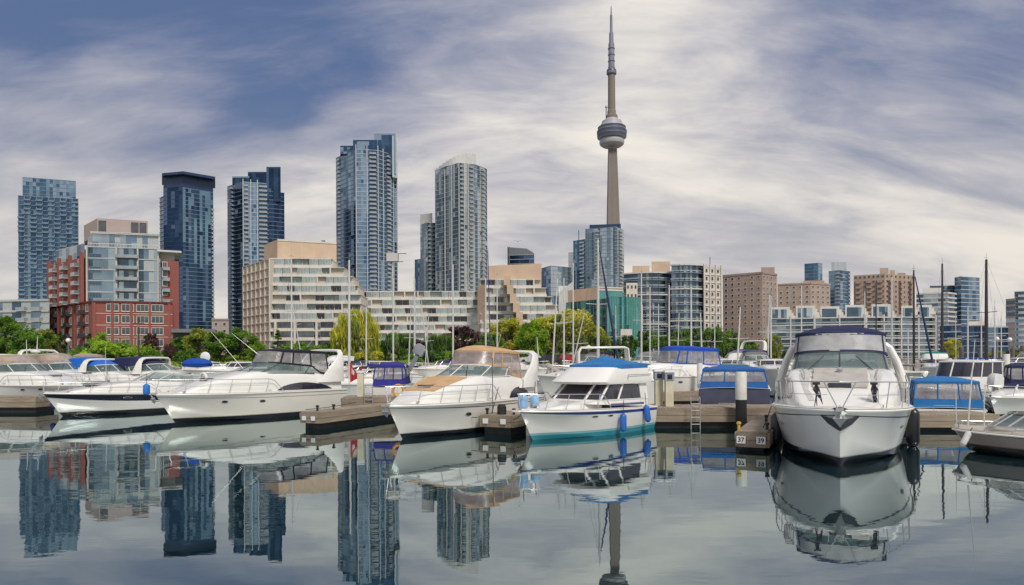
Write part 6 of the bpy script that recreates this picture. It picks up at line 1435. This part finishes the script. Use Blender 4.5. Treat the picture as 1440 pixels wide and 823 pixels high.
# middle: H's neighbour with big arch, and cruiser with blue stripe
simple('cabin_cruiser', 'white cruiser with square hardtop arch behind the flybridge boat', 755, 527, 38, (.88, .47), 8.5, 3.2, 1.9, 1.45, Hw, th=(.55, 1), ws=True, wx=(.3, .6, .5, .35))
e = empty('boarding_arch', 'large white arch frame above the blue bridge cover', 'arch', (P(850, 520, 36).x, 36, 1.2)); sweep([(0, 1.55*0-.0+1.5, 0), (0, 1.5, 1.35), (0, 1.35, 1.6), (0, -1.0, 1.62), (0, -1.15, 1.55), (0, -1.3, 0)], [.25, .2, .16, .16, .3, .35], .06, M_gel, e, 'frame'); e.rotation_euler = (0, 0, R(100)); e.location = (P(852, 520, 36).x, 36, 1.75)
simple('cabin_cruiser', 'white cruiser with royal blue canopy and broad blue stripe behind the power pedestals', 872, 527, 41, (.93, .36), 7.2, 3.1, 1.75, 1.65, mat('hull_white_broad_stripe', (.66, .65, .61), .25, var=.03, low=[(.75, (.02, .12, .35)), (.42, (.6, .6, .56)), (.1, DKB)]), th=(.75, 1), tx=(.02, .66, .93), wx=(.1, .70, .62, .02), cv=cvs(canvas('royal2', (.02, .08, .42)), h=1.0, xf=.56, skirt=.82, vinyl=M_vinyl, xa=.10), ports=((.66, .8), (.55, .8)), sidewin=[(.18, .32, .2, .75)])
def cabinboat(label, px, py, d, dirn, L, B, zb, zs, hm, roofm, hw=.9, glassy=True, name='motorboat', tx=(.15, .62), fly=None, roofh=.08):
    "boat with an upright glazed wheelhouse and flat roof"
    t = P(px, py, d); h = Hull(L, B, zb, zs); r = boat(name, label, 'motorboat', (t.x, t.y), Vector(dirn), L); build_hull(h, [hm], r, n=20); deck(h, M_deck, r); x = lambda f: L*f-L/2; w = B/2*.8
    tr = Trunk(h, .3, .92, lambda t: .72, lambda t: .38*(1-max(0, (t-.55)/.37)**1.6)); tr.build(M_gel, r, 'fore_cabin')
    z = max(zs, zb-.2)+.1; r0 = uring(x(tx[0]), x(tx[1]), w, z-.2, z, c=.8, e=3.2); r1 = uring(x(tx[0]), x(tx[1]-.02), w*.98, z+hw*.4, z+hw*.42, c=.8, e=3.2); r2 = uring(x(tx[0]), x(tx[1]-.07), w*.94, z+hw, z+hw, c=.7, e=3.2)
    shell(r0, r1, M_gel, r, 'deckhouse'); shell(r1, r2, M_bglass, r, 'window_band'); n = len(r1); posts(r1, r2, [0, 2, 4, n//2-6, n//2, n//2+6, n-5, n-3, n-1], .04, M_gel, r, 'window_post')
    domecap(r2, roofh, roofm, r, 'roof', drop=.06, over=.06); rail(h, .5, .98, .45, r, n=4, mid=False)
    if fly:
        f0 = uring(x(tx[0]+.02), x(tx[1]-.14), w*.8, z+hw+roofh, z+hw+roofh, c=.7); f1 = uring(x(tx[0]+.02), x(tx[1]-.18), w*.76, z+hw+.5, z+hw+.45, c=.6); shell(f0, f1, M_gel, r, 'flybridge'); domecap(f1, .15, fly, r, 'bridge_cover')
    return r
cabinboat('green canopy boat with dark hull behind the slim white post', 943, 522, 43, (.8, .6), 7.5, 2.6, 1.45, 1.2, hullmat('green_trim', (.55, .55, .50), (.02, .10, .09), (.02, .12, .10), .3, .5), C_green, .95, tx=(.1, .75))
simple('motorboat', 'small boat with light blue cover left of the green canopy boat', 944, 518, 50, (.5, .86), 6.5, 2.4, 1.4, 1.2, Hn, cv=cvs(canvas('light_blue', (.10, .26, .55)), h=.35, xf=.4), rail=False)
cabinboat('white hardtop fishing boat with tall glazed wheelhouse behind the bright blue canvas boat', 1282, 541, 34, (.92, .38), 6.0, 2.7, 1.3, 1.0, Hw, M_gel, 1.35, tx=(.12, .55))
outboard(P(1400, 545, 33), 'white outboard motor at the stern of the hardtop fishing boat', .3, .15, (.6, .6, .58), 1.2)
cabinboat('white flybridge cruiser with dark navy cover behind the right side of the bow-on cruiser', 1306, 524, 40, (-.5, .86), 9.5, 3.4, 1.9, 1.6, Hw, M_gel, .75, fly=C_navy, tx=(.15, .66))
cabinboat('small white cabin boat at the right edge with navy frame tent', 1392, 556, 31.5, (.85, .5), 6.5, 2.4, .95, .75, Hw, C_navy, .55, tx=(.2, .66))
sternboat('white boat with navy tent frame at the right edge, behind the small cabin boat', 1424, 1470, 545, 510, 35, Hw, C_navy, L=6)
simple('motorboat', 'low grey boat with dark tarpaulin at the brown dock on the right', 1404, 541, 43, (.8, .55), 6, 2.2, .85, .7, Hn, cv=None, ws=False, rail=False)
cabinboat('white cruiser left of the red flag with navy roof and wide windshield', 447, 521, 50, (.7, .7), 8.5, 3.0, 1.6, 1.4, Hw, C_navy, .7, tx=(.2, .66))
cabinboat('white cruiser with indigo cover behind the red flag', 492, 516, 56, (.6, .8), 8.5, 3.0, 1.7, 1.5, Hw, C_indigo, .6, tx=(.2, .66))
simple('motorboat', 'white boat hidden behind the first beige canvas cruiser', 70, 525, 56, (-.8, .6), 8, 2.8, 1.6, 1.4, Hw, cv=cvs(C_beige, vinyl=vb))
far = [
 ('white cruiser with raised arch among the masts, left of the small flybridge', 990, 507, 62, (.8, .6), 9, 'arch', C_indigo), ('white flybridge cruiser with navy cover beyond the navy-hulled boat', 1044, 512, 58, (.35, .93), 9, 'fly', C_navy),
 ('white boat with navy bimini left of the bow-on cruiser', 1066, 513, 54, (.3, .95), 8, 'cv', C_navy), ('white cruiser seen over the blue canopy, without cover', 1010, 510, 57, (.6, .8), 8, 'fly', M_gel),
 ('white boat with blue bimini under the curved apartments', 958, 509, 66, (.5, .8), 8, 'cv', C_blue), ('white boat beneath the dark conifer with grey cover', 880, 505, 72, (.6, .8), 8, 'cv', mat('canvas_grey', (.2, .2, .2), .9)),
 ('white cabin boat behind the radar arch of the tan canopy cruiser', 770, 512, 55, (-.8, .6), 8, 'cv', C_indigo), ('white boat by the yellow trees with black cover', 792, 508, 66, (.7, .7), 8, 'cv', C_black),
 ('white boat with low windshield left of the willow trunk', 455, 514, 64, (.7, .7), 8, 'cab', M_gel), ('white boat with blue roof between two masts left of the tan boat', 578, 509, 60, (.7, .7), 8, 'cab', C_indigo),
 ('white boat with grey roof by the shore rocks', 620, 506, 66, (.7, .7), 7, 'cab', M_grey), ('white cabin boat under the olive tree at the left', 330, 507, 66, (-.8, .5), 8, 'cab', M_gel),
 ('white boat left of the black canopy with white roof', 395, 508, 63, (.8, .5), 8, 'fly', M_gel), ('white boat in the far row with tan cover under the white condominium', 1100, 505, 76, (.7, .7), 8, 'cv', C_tan),
 ('white boat with red-brown cover near the small globe lamp', 1076, 506, 70, (.5, .8), 7, 'cab', mat('canvas_rust', (.30, .12, .07), .9)), ('white far cruiser directly behind the left arch of the bow-on cruiser', 1094, 517, 47, (.3, .95), 8, 'cab', M_gel),
 ('blue-covered sloop hull under the second right dark mast', 1330, 508, 66, (.8, .5), 9, 'cab', C_blue), ('white boat with long pale awning on the right pier', 1385, 512, 60, (.95, .3), 9, 'cab', mat('canvas_ivory', (.62, .60, .52), .8)),
 ('white cruiser far back between the hardtop boat and the tall right mast', 1318, 515, 52, (.5, .86), 8, 'fly', C_green), ('white motorboat right of the tallest dark mast', 1404, 509, 68, (.7, .7), 8, 'cab', C_indigo),
 ('white boat with navy cover at the far right behind the pier', 1425, 512, 62, (.8, .6), 8, 'cv', C_navy), ('white motor cruiser far behind the indigo canopy boat', 530, 512, 62, (-.6, .8), 8, 'cab', C_navy),
 ('small white boat below the brick building, right of the blue canvas', 258, 510, 60, (.85, .5), 8, 'cab', M_gel), ('white boat with beige cover far left under the trees', 20, 512, 60, (.9, .4), 8, 'cv', C_beige),
]
for lab, px, py, d, dn, L, k, c in far:
    g = P(px, py, d); zb = max(1.1, min(2.0, g.z))
    if k == 'cv': simple('motorboat', lab, px, py, d, dn, L, 2.9, zb, zb-.2, Hw, cv=cvs(c, h=.4, xf=.42), th=(.6, 1), group='white boats in the back rows')
    elif k == 'arch': simple('motorboat', lab, px, py, d, dn, L, 3.0, zb, zb-.2, Hw, cv=cvs(c, h=.3, xf=.42), th=(.8, 1), arch=(.2, zb+2.4, -.6, .4, .2), group='white boats in the back rows')
    else: cabinboat(lab, px, py, d, dn, L, 2.9, zb, zb-.2, Hw, M_gel if k == 'fly' else c, .7, fly=c if k == 'fly' else None)['group'] = 'white boats in the back rows'

# ---------------------------------------------------------------- sailboats with their masts
M_wire = mat('rigging_wire', (.16, .16, .17), .7)
M_dmast = mat('dark_mast', (.045, .035, .04), .4, .2); M_bluesail = C_indigo
def sailboat(px, ytop, d, label, m=None, lean=0.0, dirn=(.6, .8), cover=None, L=9.0, r=.085, spread=(.55,), furl=None, brown=False):
    m = m or M_alum; g = P(px, HY, d); top = P(px+lean, ytop, d); H = top.z-1.1; d2 = Vector(dirn).normalized()
    t = Vector((g.x, g.y))-d2*L*.42; root = boat('sailboat', label, 'sailboat', t, d2, L, 'sailboats with bare masts'); h = Hull(L, 2.9, 1.15, .95, full=2.0, q=.85, rake=.16, keel=-.3)
    build_hull(h, [Hw if not brown else mat('hull_wood_brown', (.16, .08, .045), .5)], root, n=14, nv=4); deck(h, M_deck, root, n=10); x = lambda f: L*f-L/2
    tr = Trunk(h, .3, .78, lambda t: .6, lambda t: .36); tr.build(M_gel, root, 'cabin', 6); mx = x(.58); sx = math.sin(-root.rotation_euler[2]); 
    off = Vector((top.x-g.x, 0, 0)); rz = Matrix.Rotation(-root.rotation_euler[2], 3, 'Z'); o3 = rz @ off
    a, c = Vector((mx, 0, 1.1)), Vector((mx+o3.x, o3.y, top.z)); b = MB(); b.tube([a, a.lerp(c, .5), c], [r, r*.9, r*.6], 8); b.build('mast', m, root, True)
    for f in spread:
        q = a.lerp(c, f); b = MB(); b.tube([q+Vector((-.05, -.85, .04)), q, q+Vector((-.05, .85, .04))], .025, 4); b.build('spreader', m, root)
    b = MB()
    for e in (Vector((x(.99), 0, 1.2)), Vector((x(.0), 0, 1.1)), Vector((mx, 1.2, 1.05)), Vector((mx, -1.2, 1.05))): b.tube([e, c], .007, 3)
    b.build('rigging', M_wire, root)
    b = MB(); b.tube([a+Vector((0, 0, .9)), a+Vector((-3.2, 0, .95))], .06, 6); b.build('boom', m, root)
    if cover: b = MB(); b.tube([a+Vector((.05, 0, 1.6)), a+Vector((-.1, 0, 1.15)), a+Vector((-1.2, 0, 1.08)), a+Vector((-3.2, 0, 1.02))], [.08, .2, .18, .08], 8); b.build('sail_cover', cover, root, True)
    if furl:
        e = Vector((x(.97), 0, 1.3)); b = MB(); b.tube([e, e.lerp(c, .5), e.lerp(c, .93)], [.10, .09, .04], 6); b.build('furled_sail', furl, root, True)
    b = MB(); b.tube([c, c+Vector((0, 0, .5))], .012, 4); b.tube([c+Vector((-.25, 0, .15)), c+Vector((.25, 0, .15))], .012, 4); b.build('masthead_fitting', M_grey, root)
SB = [
 (410, 362, 66, 'sailboat whose mast rises in front of the beige block left of the willow', dict()), (428, 398, 74, 'sailboat with thinner mast just right of the first one by the beige block', dict(lean=-22, r=.05)),
 (491, 366, 50, 'sailboat with stout white mast left of the willow, behind the red flag', dict(r=.1)), (515, 432, 62, 'sailboat with short mast in front of the willow', dict(cover=C_indigo)),
 (553, 392, 70, 'sailboat with mast just right of the willow', dict()), (574, 430, 64, 'sailboat with slightly leaning mast, third right of the willow', dict(lean=4, r=.06)),
 (583, 392, 66, 'sailboat with white mast left of the grey outboard motor', dict(r=.1)), (597, 440, 70, 'sailboat with short mast above the grey outboard motor', dict(r=.06, lean=6)), (637, 372, 62, 'sailboat with white mast in front of the dark purple tree', dict()),
 (683, 392, 60, 'sailboat with mast above the middle of the tan canopy', dict()), (699, 388, 64, 'sailboat with mast above the right end of the tan canopy', dict(furl=None, r=.07)), (690, 352, 74, 'sailboat with dark blue slim mast behind the tan canopy', dict(m=C_indigo, r=.06, lean=-4)),
 (776, 392, 56, 'sailboat with leaning mast in front of the left yellow tree', dict(lean=8, r=.08)), (793, 391, 60, 'sailboat with upright mast in front of the yellow trees', dict()), (806, 370, 66, 'sailboat with tall mast at the right of the yellow trees', dict()), (800, 440, 50, 'sailboat with strongly leaning short spar by the yellow trees', dict(lean=22, r=.05)),
 (841, 337, 46, 'sailboat with the tallest white mast and a dark furled sail, below the observation tower', dict(r=.11, furl=C_navy, dirn=(-.25, .97), L=10)), (866, 430, 70, 'sailboat with slim mast in front of the teal glass', dict(r=.06)),
 (902, 385, 60, 'sailboat with mast right of the teal glass building', dict(r=.09)), (914, 404, 64, 'sailboat with second mast right of the teal glass building', dict(r=.08)), (926, 428, 68, 'sailboat with third and shorter mast right of the teal glass', dict(r=.07)),
 (941, 401, 62, 'sailboat with mast in front of the hollow of the curved apartments', dict(r=.09)), (952, 440, 70, 'sailboat with short mast under the curved apartments', dict(r=.06, lean=3)), (972, 404, 58, 'sailboat with bright blue sail bag under the curved apartments', dict(cover=canvas('cobalt', (.02, .15, .5)))),
 (988, 440, 62, 'sailboat with slightly leaning mast under the curved apartments right lobe', dict(lean=-3)), (1005, 444, 72, 'sailboat with short mast beside the cream stair tower', dict(r=.07)), (1036, 432, 58, 'sailboat with mast in front of the brown block', dict(lean=5)),
 (1079, 415, 60, 'sailboat with left mast of the pair at the end of the white condominium', dict(r=.07, lean=3)), (1084, 416, 58, 'sailboat with blue cover and right mast of the pair at the end of the condominium', dict(cover=canvas('cobalt', (.02, .15, .5)), r=.08)),
 (1127, 402, 66, 'sailboat with mast directly left above the navy canopy', dict(r=.07)), (1216, 410, 66, 'sailboat with slim mast above the right side of the navy canopy', dict(r=.07)), (1232, 394, 60, 'sailboat with dark mast right beside the navy canopy', dict(m=M_dmast, r=.06)),
 (1254, 390, 60, 'sailboat with pale mast in front of the white condominium middle', dict(r=.09)), (1285, 380, 58, 'sailboat with dark brown mast, first of the three tall dark ones', dict(m=M_dmast, r=.1, furl=C_navy, dirn=(.1, 1))), (1277, 462, 62, 'sailboat with short pale mast behind the right arch of the bow-on cruiser', dict(r=.06)),
 (1325, 371, 56, 'sailboat with dark mast, second of the three tall dark ones', dict(m=M_dmast, r=.11, cover=C_blue)), (1318, 436, 64, 'sailboat with grey mast just left of the second dark mast', dict(m=M_grey, r=.07)), (1361, 430, 66, 'sailboat with pale mast below the flat-crown tower', dict(r=.07)),
 (1380, 444, 70, 'sailboat with pale mast left of the tallest dark mast', dict(r=.07)), (1387, 365, 55, 'sailboat with the tallest dark mast at the right', dict(m=M_dmast, r=.14, cover=C_navy, dirn=(.9, .3))), (1399, 430, 66, 'sailboat with slim mast right of the tallest dark mast', dict(r=.06)), (1408, 446, 72, 'sailboat with short mast in front of the dark balconied block', dict(r=.06)),
 (1344, 438, 80, 'sailboat with thin mast behind the yellow-green tree at the right', dict(r=.05)), (604, 420, 72, 'sailboat with thin leaning spar left of the purple-brown tree', dict(r=.05, lean=-12)),
]
for px, y, d, lab, k in SB: sailboat(px, y, d, lab, **k)
# mast with boxed platform in front of the tall tower
g = P(553, HY, 110); z = land_z(g.x, 110); H = P(553, 355, 110).z-z; e = empty('lighting_mast', 'slim mast carrying a white box platform in front of the tall blue tower', 'mast', (g.x, 110, z))
b = MB(); b.tube([(0, 0, 0), (0, 0, H)], [.16, .09], 8); b.build('pole', M_alum, e); b = MB(); b.box(-.9, .9, -.6, .6, H-1.5, H-.2); b.build('platform_box', M_conc, e); b = MB(); b.tube([(-1.4, 0, H-.2), (2.2, 0, H-.2)], .07, 6); b.tube([(-1.2, 0, H-1.5), (1.7, 0, H-1.5)], .07, 6); b.tube([(0, 0, H-.2), (0, 0, H+.9)], .04, 5); b.build('arm', M_grey, e)
# red flag
g = P(497, 548, 38); e = empty('flag', 'red ensign hanging from a white pole between the large cruisers', 'flag', (P(491, 545, 38).x, 38, P(491, 545, 38).z)); zt = P(491, 508, 38).z-e.location.z
b = MB(); b.tube([(0, 0, -.3), (0, 0, zt+.1)], .02, 6); b.build('pole', M_alum, e)
b = MB(); rs = []
for i in range(9):
    s = i/8; rs.append([Vector((.04+.75*s*(1-.25*k)+.0, .08*math.sin(s*9+k), zt-.05-1.15*k*(1-.35*s)-.1*s-.25*math.sin(s*3.1)*(1-k)*0 - (.45*math.sin(math.pi*s)*(1-k)))) for k in [j/6 for j in range(7)]])
b.loft(rs, 0); b.loft([[p+Vector((0, .012, 0)) for p in r_] for r_ in rs], 0); b.build('cloth', mat('red_flag_cloth', (.50, .03, .03), .8, bump=.3), e, True)
b = MB(); m0 = rs[2][2]; b.quad(rs[1][1]-Vector((0, .012, 0)), rs[3][1]-Vector((0, .012, 0)), rs[3][3]-Vector((0, .012, 0)), rs[1][3]-Vector((0, .012, 0))); b.build('emblem', M_plate, e)
